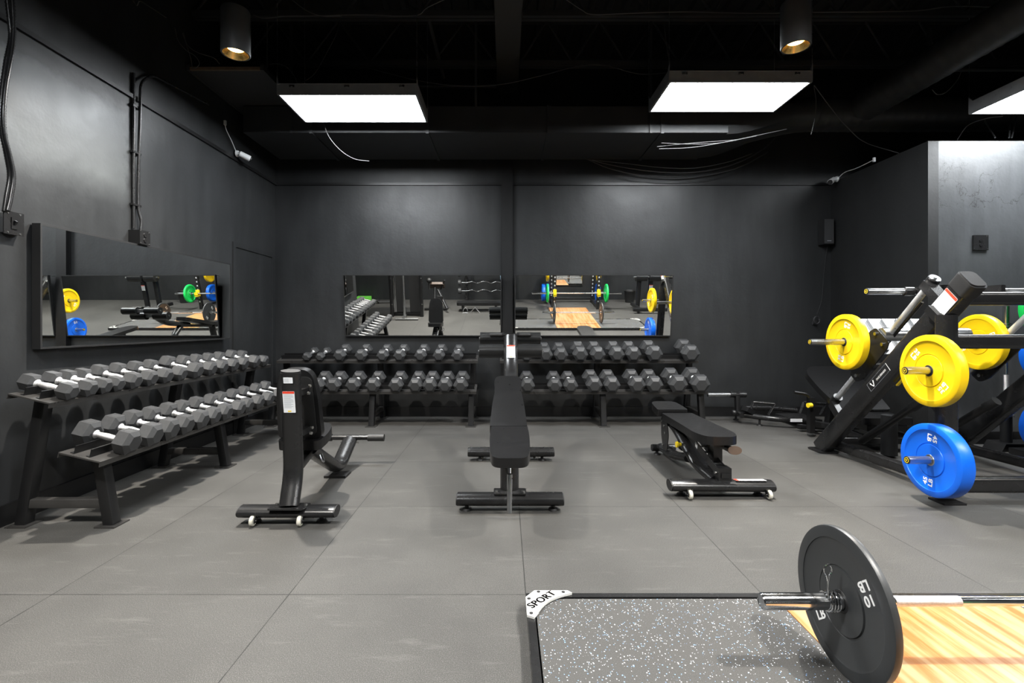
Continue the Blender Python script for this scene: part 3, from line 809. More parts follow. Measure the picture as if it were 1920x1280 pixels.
# ================================================================ bumper plates
def bumper(c, R, t, col, lab, txt=None, phi=0, group=None, r=.225, hub='steel', name='weight_plate'):
    """plate centred at c, face along R's z"""
    T = R.to_4x4(); T.translation = V(c)
    o = thing(name, lab, 'weight plate', c, group, R)
    h = t/2
    g = G(); g.lathe(T, [(.034, h-.004), (.098, h-.004), (.100, h-.009), (.103, h-.009), (.105, h-.006), (r*.80, h-.006), (r*.83, h-.003), (r*.835, h), (r-.008, h), (r-.002, h-.003), (r, h-.009),
                         (r, -h+.009), (r-.002, -h+.003), (r-.008, -h), (r*.835, -h), (r*.83, -h+.003), (r*.80, -h+.006), (.105, -h+.006), (.103, -h+.009), (.100, -h+.009), (.098, -h+.004), (.034, -h+.004)], 72)
    part(o, 'plate_body', g, col, smooth=.5)
    g = G(); g.lathe(T, [(.0262, h-.002), (.033, h-.002), (.036, h-.005), (.036, -h+.005), (.033, -h+.002), (.0262, -h+.002)], 40)
    part(o, 'hub_ring', g, hub, 'steel hub ring')
    if txt:
        g = G()
        for sgn in (1, -1):
            for ph in (phi, phi+180):
                a = math.radians(ph); rr = r*.62
                S = T @ (Matrix.Rotation(PI if sgn < 0 else 0, 4, 'Y')) @ Matrix.Translation((rr*math.cos(a), rr*math.sin(a), h-.0058)) @ Matrix.Rotation(a+PI, 4, 'Z')
                g.text(txt, .040, S, .0006, sx=1.15, space=1.05)
                g.text(txt, .040, S @ Matrix.Translation((.001, .0005, 0)), .0005, sx=1.15, space=1.05)
        part(o, 'weight_marking', g, 'white', 'white printed weight numerals', smooth=0)
    return o
def axis_R(z, y=(0, 0, 1)):
    z = V(z).normalized(); y = V(y); x = y.cross(z).normalized(); y = z.cross(x)
    return Matrix((x, y, z)).transposed()
RX = axis_R((-1, 0, 0))
def collar_ring(g, c, ax, r, n=3): pass

# ================================================================ lifting platform and barbell
t = thing('lifting_platform', 'lifting platform with flecked rubber sides and wooden centre', 'platform', (1.5, 1.55, 0))
PX0, PX1, PY0, PY1, PH = .085, 2.98, 1.16, 1.995, .05
g = G()
for a, b in (((PX0, PY1-.028, .004), (PX1, PY1, PH)), ((PX0, PY0, .004), (PX0+.028, PY1-.028, PH)), ((PX1-.028, PY0, .004), (PX1, PY1-.028, PH)), ((PX0+.028, PY0, .004), (1.05, PY0+.028, PH)), ((2.03, PY0, .004), (PX1-.028, PY0+.028, PH))):
    g.box([(a[i]+b[i])/2 for i in range(3)], [b[i]-a[i] for i in range(3)], bev=.002)
part(t, 'edge_frame', g, 'metal_grey')
for x0, x1 in ((PX0+.034, 1.078), (2.002, PX1-.034)):
    g = G(); g.box(((x0+x1)/2, (PY0+.03+PY1-.036)/2, .024), (x1-x0, PY1-PY0-.066, .046), bev=.003); part(t, 'rubber_mat', g, 'fleck', 'grey rubber mat with white and blue flecks')
g = G(); g.box((1.54, .955, .024), (.916, 2.01, .047), bev=.002); part(t, 'wood_deck', g, 'wood', 'varnished wooden deck')
for cx, cy, mx, my in ((PX0, PY1, 1, -1), (PX1, PY1, -1, -1), (PX0, PY0, 1, 1), (PX1, PY0, -1, 1)):
    T = Matrix.Translation((cx, cy, PH+.001)) @ Matrix.Diagonal((mx, my, 1, 1))
    # outer edge with cut corner, concave inner edge
    q = [(.035, -.003), (.168, -.003), (.185, .014)]
    for k in range(1, 10):
        a = k/10; q.append((.185*(1-a)+.028*a-.022*math.sin(PI*a), .014*(1-a)+.175*a-.022*math.sin(PI*a)))
    q += [(.022, .178), (-.003, .165), (-.003, .045)]
    g = G(); g.prism(q, T, .009, .0015, 1); cp = part(t, 'corner_plate', g, 'alu_white', 'white metal corner plate')
    g = G()
    for bx_, by_ in ((.05, .008), (.150, .010), (.009, .058), (.013, .155)):
        p = T @ V((bx_, by_, .009)); g.cyl(p, p+V((0, 0, .0015)), .0075, n=12)
    part(cp, 'screw', g, 'blackprint')
    if (mx, my) == (1, -1) or True:
        ang = math.radians(45) if mx*my < 0 else math.radians(-45)
        ctr = T @ V((.060, .064, .0098))
        S = Matrix.Translation(ctr) @ Matrix.Rotation(ang, 4, 'Z')
        g = G(); [g.text('SPORT', .050, S @ Matrix.Translation((q, 0, 0)), .0005, sx=.92, space=1.08, bold=.0) for q in (-.002, -.001, 0, .001, .002)]
        part(cp, 'lettering', g, 'blackprint', 'black letters reading SPORT', smooth=0)

BY, BZ = 1.537, .276
def barbell(c, half, sleeve, lab, rs=.025, rb=.0145, loc=None, cap='rubber_dark'):
    c = V(c); t = thing('barbell', lab, 'barbell', c)
    R = axis_R((1, 0, 0)); 
    g = G(); g.cyl(c-V((half-sleeve, 0, 0)), c+V((half-sleeve, 0, 0)), rb, n=24); part(t, 'shaft', g, 'chrome')
    inner = half-sleeve
    for a, b in (((-inner+.02, -.22), (-.06, .06), (.22, inner-.02)) if half > 1 else ((-.36, -.155), (.155, .36))):
        if b > a:
            g = G(); g.cyl(c+V((a, 0, 0)), c+V((b, 0, 0)), rb*1.06, n=24); part(t, 'knurling', g, 'knurl')
    for s_ in (-1, 1):
        g = G(); T = frame(c+V((s_*inner, 0, 0)), (0, 1, 0), (0, 0, s_*1.0))
        L = sleeve
        g.lathe(T, [(rb, -.004), (rs*1.5, -.004), (rs*1.55, 0), (rs*1.55, .008), (rs*1.5, .012), (rs, .013), (rs, L-.004), (rs-.003, L), (rs-.004, L), (rs-.005, L-.004), (.0001, L-.004)], 40, False)
        sl = part(t, 'sleeve', g, 'chrome')
        e = c+V((s_*(half-.003), 0, 0)); g = G(); g.cyl(e-V((s_*.001, 0, 0)), e+V((s_*.001, 0, 0)), rs-.0055, n=24); part(sl, 'end_cap', g, 'steel')
    return t
barbell((1.575, BY, BZ), .775, .29, 'short chrome barbell lying loaded on the platform')
def spring_clip(c, s_, lab):
    c = V(c); t = thing('spring_clip', lab, 'collar', c, 'spring clips on the platform barbell')
    pts = [c+V((s_*(.003*0+.0085*k/16), .0285*math.cos(2*PI*k/16+.6), .0285*math.sin(2*PI*k/16+.6))) for k in range(16*4+5)]
    g = G(); g.sweep(pts, circ(.0028, 8)); part(t, 'coil', g, 'chrome')
    for e, dr in ((pts[-1], V((0, .0, 1))), (pts[0], V((s_*.6, -.95, .25)))):
        d = dr.normalized(); side = V((1, 0, 0)) if abs(d.x) < .5 else V((0, 0, 1)); side = (side-d*side.dot(d)).normalized()
        L = .062 if d.z > .8 else .022
        lp = [e, e+d*L*.6]+[e+d*(L+.02)+(-d*.017*math.cos(a*PI/6)+side*.012*math.sin(a*PI/6)) for a in range(1, 12)]+[e+d*(L*.75)]
        g = G(); g.sweep(smooth_path(lp, 3), circ(.0026, 8)); part(t, 'handle_loop', g, 'chrome')
bumper((1.058, BY, BZ), RX, .026, 'plate_black', 'black ten pound bumper plate on the nearer end of the platform barbell', '10\nLB', 38, 'ten pound plates on the platform barbell', r=.223, hub='rubber_dark')
bumper((2.071, BY, BZ), RX, .026, 'plate_black', 'black ten pound bumper plate on the far right end of the platform barbell', '10\nLB', 40, 'ten pound plates on the platform barbell', r=.223, hub='rubber_dark')
spring_clip((1.036, BY, BZ), -1, 'chrome spring clip gripping the nearer sleeve of the platform barbell')
spring_clip((2.094, BY, BZ), 1, 'chrome spring clip gripping the far sleeve of the platform barbell')

# ================================================================ castors, feet, labels shared by the benches
def castor(par, c, fw=(0, -1, 0)):
    """small ivory wheel with fork; c = wheel centre; axle along x"""
    c = V(c); g = G(); R = axis_R((1, 0, 0)); T = R.to_4x4(); T.translation = c
    g.lathe(T, [(.010, -.010), (.024, -.011), (.029, -.007), (.030, 0), (.029, .007), (.024, .011), (.010, .010)], 28)
    wh = part(par, 'castor', g, 'wheel', 'ivory rubber castor wheel')
    g = G(); g.cyl(c-V((.02, 0, 0)), c+V((.02, 0, 0)), .005, n=12); g.cyl(c-V((.012, 0, 0)), c+V((.012, 0, 0)), .011, n=16); part(wh, 'axle', g, 'bolt')
    g = G()
    for s_ in (-.015, .015):
        g.prism([(-.012, -.012), (.012, -.012), (.06, .05), (.03, .06), (-.012, .012)], frame(c+V((s_-.001, 0, 0)), (0, 1, 0), (0, 0, 1)), .003)
    part(wh, 'fork', g, 'metal')
def rubber_foot(par, c):
    c = V(c); g = G(); g.cyl((c.x, c.y, 0.001), (c.x, c.y, .014), .032, .026, 24, .002); g.cyl((c.x, c.y, .012), (c.x, c.y, c.z), .012, n=12); part(par, 'rubber_foot', g, 'rubber_dark')
def oval_bar(par, name, p0, p1, w, h, m='metal_grey', ends=True):
    p0, p1 = V(p0), V(p1); g = G(); g.sweep([p0, p1], circ(h/2, 28, w/2) if False else [(w/2*math.cos(2*PI*k/28), h/2*math.sin(2*PI*k/28)) for k in range(28)])
    b = part(par, name, g, m)
    if ends:
        d = (p1-p0).normalized()
        for p, s_ in ((p0, -1), (p1, 1)):
            g = G(); g.sweep([p, p+d*s_*.006], [(w*.47*math.cos(2*PI*k/28), h*.47*math.sin(2*PI*k/28)) for k in range(28)])
            part(b, 'end_cap', g, 'rubber_dark')
    return b
def bolts(par, pts, d, r=.008, m='bolt', name='bolt'):
    for p in pts:
        p = V(p); g = G(); g.cyl(p, p+V(d).normalized()*.010, r, n=12, bev=.0015); part(par, name, g, m)
PADS = []
def pad_mesh(F, outline, thick, bev=.014, seg=4):
    g = G(); g.prism(outline, F, thick, bev, seg)
    n = len(outline); cx = sum(p[0] for p in outline)/n; cy = sum(p[1] for p in outline)/n
    q = G(); d = bev*.35; pts = []
    for i in range(n):
        a, b = V(outline[i-1]), V(outline[(i+1) % n]); t = (b-a)
        if t.length < 1e-6: continue
        t.normalize(); nr = V((t.y, -t.x)); p = V(outline[i])
        if nr.dot(p-V((cx, cy))) > 0: nr = -nr
        pts.append(F @ V((p.x+nr.x*d, p.y+nr.y*d, thick-d)))
    pts.append(pts[0]); pts.append(pts[1])
    q.sweep(pts, circ(.0024, 6), up=tuple(F.to_3x3() @ V((0, 0, 1)))); PADS.append(q)
    return g
def pad(t, name, g):
    p = part(t, name, g, 'vinyl'); part(p, 'piping', PADS.pop(), 'vinyl_seam'); return p

# ================================================================ seated bench (left)
t = thing('utility_bench', 'black upright seated bench seen from behind, beside the left wall rack', 'bench', (-1.25, 3.4, 0))
oval_bar(t, 'rear_crossbar', (-1.515, 2.825, .068), (-.972, 2.825, .068), .115, .066)
up = fillet([(-1.232, 2.80, .10), (-1.245, 2.895, .27), (-1.222, 2.80, .865)], .09)
g = G(); g.sweep(up, [(.058*math.cos(2*PI*k/32), .040*math.sin(2*PI*k/32)) for k in range(32)], up=(0, 1, 0)); post = part(t, 'upright', g, 'metal_grey')
g = G(); e = V(up[-1]); d = (V(up[-1])-V(up[-2])).normalized(); g.sweep([e, e+d*.012], [(.055*math.cos(2*PI*k/32), .037*math.sin(2*PI*k/32)) for k in range(32)], up=(0, 1, 0)); part(post, 'end_cap', g, 'rubber_dark')
g = G(); g.prism(round_poly([(-.115, -.05), (.085, -.05), (.10, .05), (-.10, .05)], .015), Matrix.Translation((-1.222, 2.80, .098)), .008, .002); part(t, 'base_plate', g, 'metal_grey')
bolts(t, [(-1.305, 2.815, .106), (-1.142, 2.815, .106)], (0, 0, 1), .011)
for x_ in (-1.425, -1.158): castor(t, (x_, 2.772, .032))
for x_ in (-1.44, -1.06): rubber_foot(t, (x_, 2.84, .04))
bdir = (V(up[-1])-V(up[-8])).normalized()
def on_up(z):  # front-facing (towards viewer) point of the upright at height z
    s_ = (z-.27)/(.865-.27); return V((-1.245+.023*s_, 2.895-.095*s_-.0412, z))
nrm = V((0, -1, 0)); upv = V((.023, -.095, .595)).normalized()
sticker(t, frame(on_up(.70)+V((.004, -.0005, 0)), (1, 0, 0), upv), .068, .125)
sticker(t, frame(on_up(.825)+V((.002, -.0005, 0)), (1, 0, 0), upv), .052, .034, 'spec', 'rating_sticker')
# backrest on the far side of the upright
Fb = frame((-1.27, 3.045, .43), (-1, 0, 0), V((0, -.18, 1)))       # local z points away from the viewer
ol = round_poly([(-.135, 0), (.135, 0), (.125, .30), (.095, .445), (-.095, .445), (-.125, .30)], [.045, .045, .08, .09, .09, .08], 8)
g = pad_mesh(Fb, ol, .055, .016); pad(t, 'backrest', g)
g = G(); g.prism(round_poly([(-.11, .03), (.11, .03), (.10, .40), (-.10, .40)], .04), Fb @ Matrix.Translation((0, 0, -.012)), .012, .002); part(t, 'backrest_board', g, 'rubber_dark')
g = G()
for z_ in (.50, .74):
    g.box((-1.22, 2.95 if z_ > .6 else 2.97, z_), (.06, .16, .035), bev=.003)
part(t, 'backrest_bracket', g, 'metal')
bolts(t, [(-1.165, 2.955, .52), (-1.165, 2.92, .775), (-1.175, 2.965, .485), (-1.175, 2.93, .73)], (1, -.4, 0), .009)
# seat
Fs = frame((-1.27, 3.02, .365), (1, 0, 0), (0, 1, .16))
ol = round_poly([(-.13, 0), (.13, 0), (.14, .16), (.10, .33), (-.10, .33), (-.14, .16)], [.04, .04, .08, .09, .09, .08], 8)
g = pad_mesh(Fs, ol, .06, .018); pad(t, 'seat', g)
g = G(); g.sweep([(-1.245, 2.87, .27), (-1.25, 3.02, .30), (-1.255, 3.28, .355)], rrect(.06, .05, .008, 2)); part(t, 'seat_support', g, 'metal')
fr = fillet([(-1.255, 3.14, .345), (-1.262, 3.70, .055), (-1.262, 4.0, .20)], .10, 8)
g = G(); g.sweep(fr, [(.058*math.cos(2*PI*k/28), .040*math.sin(2*PI*k/28)) for k in range(28)]); part(t, 'front_leg', g, 'metal_grey')
g = G(); g.box((-1.262, 3.70, .009), (.16, .13, .016), bev=.004); part(t, 'floor_pad', g, 'rubber_dark')
g = G(); g.cyl((-1.52, 4.0, .218), (-1.0, 4.0, .218), .020, n=24); fb = part(t, 'foot_bar', g, 'metal_grey')
for a_, b_ in ((-1.54, -1.41), (-1.115, -.985)):
    g = G(); g.cyl((a_, 4.0, .218), (b_, 4.0, .218), .029, n=28, bev=.005); part(fb, 'foot_grip', g, 'grip')
bolts(t, [(-1.33, 3.985, .185), (-1.195, 3.985, .185)], (0, -.3, -1), .008)
g = G(); g.tube(fillet([(-1.15, 3.05, .33), (-1.13, 3.03, .30), (-1.14, 3.10, .27), (-1.17, 3.14, .31)], .03), .005, 8); part(t, 'release_lever', g, 'steel')

# ================================================================ decline abdominal bench (middle)
t = thing('decline_bench', 'black decline bench with four foam rollers, seen end on', 'bench', (.04, 3.5, 0))
oval_bar(t, 'front_crossbar', (-.292, 3.02, .068), (.352, 3.02, .068), .11, .078)
oval_bar(t, 'rear_crossbar', (-.305, 4.12, .070), (.405, 4.12, .070), .10, .078)
for x_, y_ in ((-.235, 3.02), (.295, 3.02), (-.21, 4.12), (.31, 4.12)): rubber_foot(t, (x_, y_, .03))
for x_ in (-.19, .25): castor(t, (x_, 4.19, .032))
g = G(); g.sweep([(.028, 3.07, .10), (.028, 3.10, .385)], [(.058*math.cos(2*PI*k/28), .045*math.sin(2*PI*k/28)) for k in range(28)], up=(0, 1, 0)); part(t, 'front_post', g, 'metal_grey')
g = G(); g.prism(round_poly([(-.10, -.052), (.10, -.052), (.10, .052), (-.10, .052)], .012), Matrix.Translation((.03, 3.035, .104)), .008, .002); part(t, 'base_plate', g, 'metal_grey')
bolts(t, [(-.052, 3.01, .112), (.112, 3.01, .112)], (0, 0, 1), .011)
g = G(); g.sweep([(.03, 2.95, .345), (.03, 3.95, .60)], rrect(.07, .05, .01, 3)); part(t, 'main_rail', g, 'metal')
g = G(); g.sweep(fillet([(.045, 4.12, .08), (.045, 4.12, .45), (.045, 3.85, .60)], .12), [(.05*math.cos(2*PI*k/28), .04*math.sin(2*PI*k/28)) for k in range(28)], up=(0, 1, 0)); part(t, 'rear_post', g, 'metal_grey')
# seat
Fs = frame((.028, 2.72, .345), (1, 0, 0), (0, 1, .16))
ol = round_poly([(-.095, 0), (.095, 0), (.115, .10), (.123, .30), (.118, .485), (-.118, .485), (-.123, .30), (-.115, .10)], [.08, .08, .06, .1, .012, .012, .1, .06], 8)
g = pad_mesh(Fs, ol, .058, .02, 5); pad(t, 'seat', g)
Fk = frame((.022, 3.215, .425), (1, 0, 0), (0, .94, .34))
ol = round_poly([(-.122, 0), (.122, 0), (.112, .30), (.095, .52), (.108, .64), (.09, .74), (-.09, .74), (-.108, .64), (-.095, .52), (-.112, .30)], [.012, .012, .1, .1, .08, .05, .05, .08, .1, .1], 8)
g = pad_mesh(Fk, ol, .058, .018, 5); pad(t, 'backrest', g)
# roller carrier
g = G(); g.sweep(fillet([(.045, 3.72, .56), (.05, 4.25, .72), (.052, 4.56, 1.02)], .15, 8), [(.062*math.cos(2*PI*k/28), .042*math.sin(2*PI*k/28)) for k in range(28)]); part(t, 'roller_post', g, 'metal_grey')
pd = V((0, .31, .30)).normalized(); pn = V((0, -.30, .31)).normalized()
sticker(t, frame(V((.052, 4.40, .868))+pn*.0425, (1, 0, 0), pd), .075, .15)
for z_, y_, r_ in ((.895, 4.50, .062), (1.008, 4.66, .055)):
    g = G(); g.cyl((-.245, y_, z_), (.345, y_, z_), .012, n=16); g.box((.05, y_, z_), (.13, .05, .05), bev=.006); ax = part(t, 'roller_axle', g, 'steel')
    for a_, b_ in ((-.235, -.012), (.112, .335)):
        g = G(); g.cyl((a_, y_, z_), (b_, y_, z_), r_, n=36, bev=.012); part(ax, 'foam_roller', g, 'foam')
g = G(); g.cyl((-.135, 4.60, 1.040), (.235, 4.60, 1.040), .014, n=16); g.box((.05, 4.60, 1.040), (.05, .04, .04), bev=.004); hb = part(t, 'grab_bar', g, 'metal')
for a_, b_ in ((-.14, -.03), (.13, .24)):
    g = G()
    for k in range(6):
        x_ = a_+(b_-a_)*(k+.5)/6; g.cyl((x_-.009, 4.60, 1.040), (x_+.009, 4.60, 1.040), .017, n=16, bev=.003)
    part(hb, 'hand_grip', g, 'grip')
g = G(); g.tube(fillet([(.028, 3.02, .30), (.028, 2.955, .295), (.028, 2.93, .25)], .03), .010, 12); g.cyl((.028, 2.932, .245), (.026, 2.885, .035), .016, .015, 20, .003)
part(t, 'adjust_lever', g, 'steel', 'bright steel lever')

# ================================================================ flat adjustable bench (right)
t = thing('adjustable_bench', 'black flat adjustable bench standing left of the leg press', 'bench', (1.42, 3.7, 0))
cb = oval_bar(t, 'rear_crossbar', (1.095, 3.26, .075), (1.765, 3.26, .070), .125, .075)
sticker(cb, frame((1.62, 3.25, .1105), (1, 0, 0), (0, .97, -.1)) @ Matrix.Rotation(PI/2, 4, 'Z'), .05, .20)
for x_ in (1.175, 1.69): castor(t, (x_+.03, 3.195, .032)); rubber_foot(t, (x_, 3.28, .04))
Fs = frame((1.42, 3.20, .352), (1, 0, 0), (0, 1, 0))
ol = round_poly([(-.10, 0), (.10, 0), (.137, .14), (.128, .40), (.125, .86), (-.125, .86), (-.128, .40), (-.137, .14)], [.09, .09, .09, .1, .015, .015, .1, .09], 8)
g = pad_mesh(Fs, ol, .055, .016, 5); pad(t, 'backrest', g)
g = G(); g.box((1.42, 3.63, .338), (.07, .74, .03), bev=.004); part(t, 'backrest_frame', g, 'metal')
Fs = frame((1.392, 4.085, .375), (1, 0, 0), (0, 1, .10))
ol = round_poly([(-.125, 0), (.125, 0), (.12, .14), (.10, .27), (-.10, .27), (-.12, .14)], [.012, .012, .06, .07, .07, .06], 8)
g = pad_mesh(Fs, ol, .058, .016, 5); pad(t, 'seat', g)
mt = fillet([(1.43, 3.30, .09), (1.42, 3.62, .115), (1.40, 3.95, .30), (1.39, 4.10, .33)], .12)
g = G(); g.sweep(mt, [(.06*math.cos(2*PI*k/28), .036*math.sin(2*PI*k/28)) for k in range(28)]); part(t, 'main_beam', g, 'metal_grey')
g = G(); g.sweep(fillet([(1.40, 3.70, .13), (1.375, 4.00, .075), (1.37, 4.28, .075)], .08), [(.055*math.cos(2*PI*k/28), .032*math.sin(2*PI*k/28)) for k in range(28)]); part(t, 'front_leg', g, 'metal_grey')
oval_bar(t, 'front_foot', (1.29, 4.30, .06), (1.48, 4.30, .06), .07, .06); rubber_foot(t, (1.33, 4.30, .05)); rubber_foot(t, (1.44, 4.30, .05))
for x_ in (1.325, 1.455):
    g = G(); F = frame((x_-.003, 0, 0), (0, 1, 0), (0, 0, 1))
    g.prism(round_poly([(4.02, .10), (4.12, .10), (4.16, .22), (4.16, .36), (4.02, .36), (3.98, .24)], .02), F, .006, .001); part(t, 'pivot_plate', g, 'metal')
bolts(t, [(1.318, 4.06, .30), (1.318, 4.09, .14), (1.318, 4.12, .33), (1.318, 4.03, .25)], (-1, 0, 0), .010)
g = G(); g.box((1.45, 3.28, .145), (.085, .09, .09), bev=.003); g.box((1.45, 3.235, .145), (.055, .02, .03)); part(t, 'ladder_bracket', g, 'metal')
bolts(t, [(1.405, 3.265, .155), (1.495, 3.265, .155)], (-1, 0, 0), .009)
for x_ in (1.415, 1.475):
    g = G(); g.sweep([(x_, 3.28, .16), (x_-.02, 3.84, .325)], rrect(.006, .055, .001, 1)); part(t, 'ladder_bar', g, 'metal')
g = G()
for k in range(6):
    f = .15+.13*k; y_, z_ = 3.28+.56*f, .16+.165*f; g.cyl((1.41, y_, z_), (1.475, y_, z_), .008, n=10)
part(t, 'ladder_rung', g, 'steel', kind=None)
g = G(); g.box((1.47, 3.44, .225), (.06, .10, .17), bev=.006); part(t, 'ladder_arm', g, 'metal')
sticker(t, frame((1.40, 3.62, .262), (0, 1, .3), (0, -.3, 1)) @ Matrix.Rotation(0, 4, 'Z'), .09, .035, 'warn')
g = G(); g.cyl((1.355, 3.70, .235), (1.295, 3.70, .235), .010, n=14); kn = part(t, 'pop_pin', g, 'steel')
g = G(); g.cyl((1.325, 3.70, .235), (1.30, 3.70, .235), .013, .016, 20); g.cyl((1.30, 3.70, .235), (1.288, 3.70, .235), .024, .022, 24, .004); part(kn, 'pull_knob', g, 'yellow_plastic', 'yellow knob')
sticker(t, frame((1.345, 3.56, .165), (0, 1, .25), (-.35, -.2, 1)), .06, .035, 'spec', 'rating_sticker')
g = G(); g.prism([(.045*math.cos(2*PI*k/28), .028*math.sin(2*PI*k/28)) for k in range(28)], frame((1.50, 3.215, .315), (1, 0, 0), (0, .3, 1)), .012, .003); part(t, 'end_grip', g, 'brown', 'brown oval end plate')
g = G(); g.sweep([(1.50, 3.23, .31), (1.46, 3.42, .325)], rrect(.05, .03, .005, 2)); part(t, 'grip_arm', g, 'metal')

# ================================================================ leg press (right)
t = thing('leg_press', 'large black plate loaded leg press with chrome guide rods at the right', 'gym machine', (3.4, 3.9, 0))
LPX0, LPX1 = 2.86, 4.03
dv = V((0, -1.41, 1.37)).normalized(); nv = V((0, -dv.z, dv.y)); nv = V((0, .697, .717))
for x_, nm in ((LPX0, 'rail'), (LPX1, 'rail')):
    p0 = V((x_, 4.44, .02)); p1 = p0+dv*1.965
    g = G(); g.sweep([p0, p1], rrect(.095, .145, .022, 4)); rl = part(t, nm, g, 'metal_grey')
    g = G(); g.sweep([p1-dv*.055, p1+dv*.035], rrect(.106, .156, .03, 4)); g.sweep([p1+dv*.035, p1+dv*.045], rrect(.095, .135, .03, 4)); part(rl, 'end_cap', g, 'rubber_dark')
    g = G(); g.prism(round_poly([(-.085, -.10), (.085, -.10), (.085, .10), (-.085, .10)], .03), Matrix.Translation((x_, 4.42, 0)), .014, .003); part(rl, 'foot_plate', g, 'metal')
    if x_ == LPX0:
        F = frame(p0+dv*1.60+V((-.0535, 0, 0)), dv.cross(V((1, 0, 0))), dv)
        F = frame(p0+dv*1.79+V((-.0482, 0, 0)), V((-1, 0, 0)).cross(dv)*-1, dv)
        sticker(rl, F, .112, .19)
        # rail badge
        S = frame(p0+dv*1.03+V((-.0482, 0, 0)), dv, dv.cross(V((1, 0, 0))) if False else V((-1, 0, 0)).cross(dv))
        g = G(); g.mi = 0
        for a, b, c, d in ((-.13, -.032, .13, -.031), (-.13, .031, .13, .032), (-.131, -.032, -.13, .032), (.128, -.034, .131, .034)):
            g.mi = 1 if a > .12 else 0
            g.prism([(a, b), (c, b), (c, d), (a, d)], S, .0006)
        g.mi = 1
        g.text('DHZ FITNESS', .020, S @ Matrix.Translation((.035, -.002, .0003)), .0004, sx=1.05)
        g.text('DHZ FITNESS', .020, S @ Matrix.Translation((.036, -.0015, .0003)), .0004, sx=1.05)
        for s_ in (-1, 1):      # antlered V emblem
            q = [(-.078, -.022), (-.070, -.022), (-.068+s_*0, -.016)]
            cx = -.078
            P_ = [(0, -.024), (.006*s_, -.018), (.020*s_, .006), (.026*s_, .020), (.021*s_, .017), (.017*s_, .024), (.014*s_, .013), (.008*s_, .012), (.012*s_, .006), (.004*s_, -.008), (0, -.012)]
            P_ = [(cx+a, b) for a, b in P_]
            if s_ < 0: P_ = P_[::-1]
            g.prism(P_, S, .0007)
        part(rl, 'badge', g, ['greyprint', 'white'], 'white antlered V emblem with lettering', smooth=0)
# front frame
for x_ in (2.835, 4.06):
    g = G(); g.sweep([(x_, 3.155, .04), (x_, 3.155, 1.20)], [(.065*math.cos(2*PI*k/28), .045*math.sin(2*PI*k/28)) for k in range(28)], up=(0, 1, 0)); part(t, 'upright', g, 'metal_grey')
    g = G(); g.box((x_, 3.20, 1.205), (.11, .12, .05), rot3(.75), .004); part(t, 'rail_bracket', g, 'metal')
    g = G(); g.box((x_, 3.15, .006), (.14, .12, .012), bev=.004); part(t, 'foot_plate', g, 'metal')
bolts(t, [(2.80, 3.15, 1.20)], (-1, -.2, 0), .012)
for z_, h_, nm, y_ in ((1.305, .085, 'top_crossbar', 3.16), (1.030, .092, 'middle_crossbar', 3.16), (.105, .10, 'base_crossbar', 3.18)):
    g = G(); g.sweep([(2.86, y_, z_), (4.06, y_, z_)], rrect(.07, h_, .022, 4), up=(0, 0, 1)); cb = part(t, nm, g, 'metal_grey')
    if z_ == 1.030: sticker(cb, frame((3.36, y_-.0355, z_+.005), (1, 0, 0), (0, 0, 1)), .09, .045, 'spec', 'rating_sticker')
for x_ in (2.93, 3.97):
    g = G(); g.sweep([(x_, 3.20, .09), (x_, 4.55, .07)], rrect(.06, .08, .02, 3)); part(t, 'base_rail', g, 'metal_grey')
g = G(); g.sweep([(2.90, 4.40, .10), (4.0, 4.40, .10)], rrect(.06, .06, .01, 3)); part(t, 'rear_crossbar', g, 'metal')
g = G(); g.sweep([(3.12, 5.22, .05), (3.75, 5.22, .05)], rrect(.07, .05, .012, 3)); part(t, 'seat_foot', g, 'metal')
for x_ in (3.22, 3.62):
    g = G(); g.sweep([(x_, 4.40, .12), (x_, 4.75, .14), (x_, 5.2, .10)], rrect(.05, .06, .01, 3)); part(t, 'seat_rail', g, 'metal')
# plate pegs on the front frame
def peg(par, x0, x1, y_, z_, label=None):
    g = G(); g.cyl((x0, y_, z_), (x1, y_, z_), .0245, n=28, bev=.003); pg = part(par, 'weight_peg', g, 'steel', 'bright steel weight peg')
    g = G(); d = -1 if x0 < x1 else 1
    g.cyl((x0, y_, z_), (x0+d*.004, y_, z_), .0225, n=28, bev=.001); part(pg, 'end_plug', g, 'rubber_dark')
    g = G(); T = frame((x0+d*.0045, y_, z_), (0, -1, 0), (0, 0, 1)); g.lathe(T, [(.0135, -.0006), (.0165, -.0006), (.0165, .0006), (.0135, .0006)], 28)
    for s_ in (-1, 1): g.prism([(0, -.008), (s_*.008, .006), (s_*.004, .006), (0, -.002)][::s_], T, .0008)
    part(pg, 'emblem_ring', g, 'yellow_plastic', 'yellow ring emblem', smooth=0)
    return pg
peg(t, 2.505, 2.80, 3.075, .850); peg(t, 2.505, 2.80, 3.06, .295)
# guide rods
for x_ in (2.98, 3.90):
    a_ = V((x_, 3.44, 1.425)); b_ = V((x_, 4.43, .455))
    g = G(); g.cyl(a_, b_, .0225, n=28); part(t, 'guide_rod', g, 'rod', 'chrome guide rod')
    g = G(); q = (a_-b_).normalized()
    g.cyl(a_-q*.05, a_+q*.045, .040, n=32, bev=.006); g.box(a_+V((-.03, -.06, -.06)), (.075, .06, .17), rot3(-.79), .01); hd = part(t, 'rod_head', g, 'metal_grey')
    g = G(); g.cyl(a_+q*.046, a_+q*.052, .036, n=32); g.cyl(a_+q*.052, a_+q*.060, .012, n=12); part(hd, 'washer', g, 'steel')
    g = G(); g.cyl(b_-q*.03, b_+q*.05, .038, n=28, bev=.004); g.box(b_+V((-.03, -.10, -.12)), (.05, .07, .26), rot3(-.79), .008); part(t, 'rod_foot', g, 'metal')
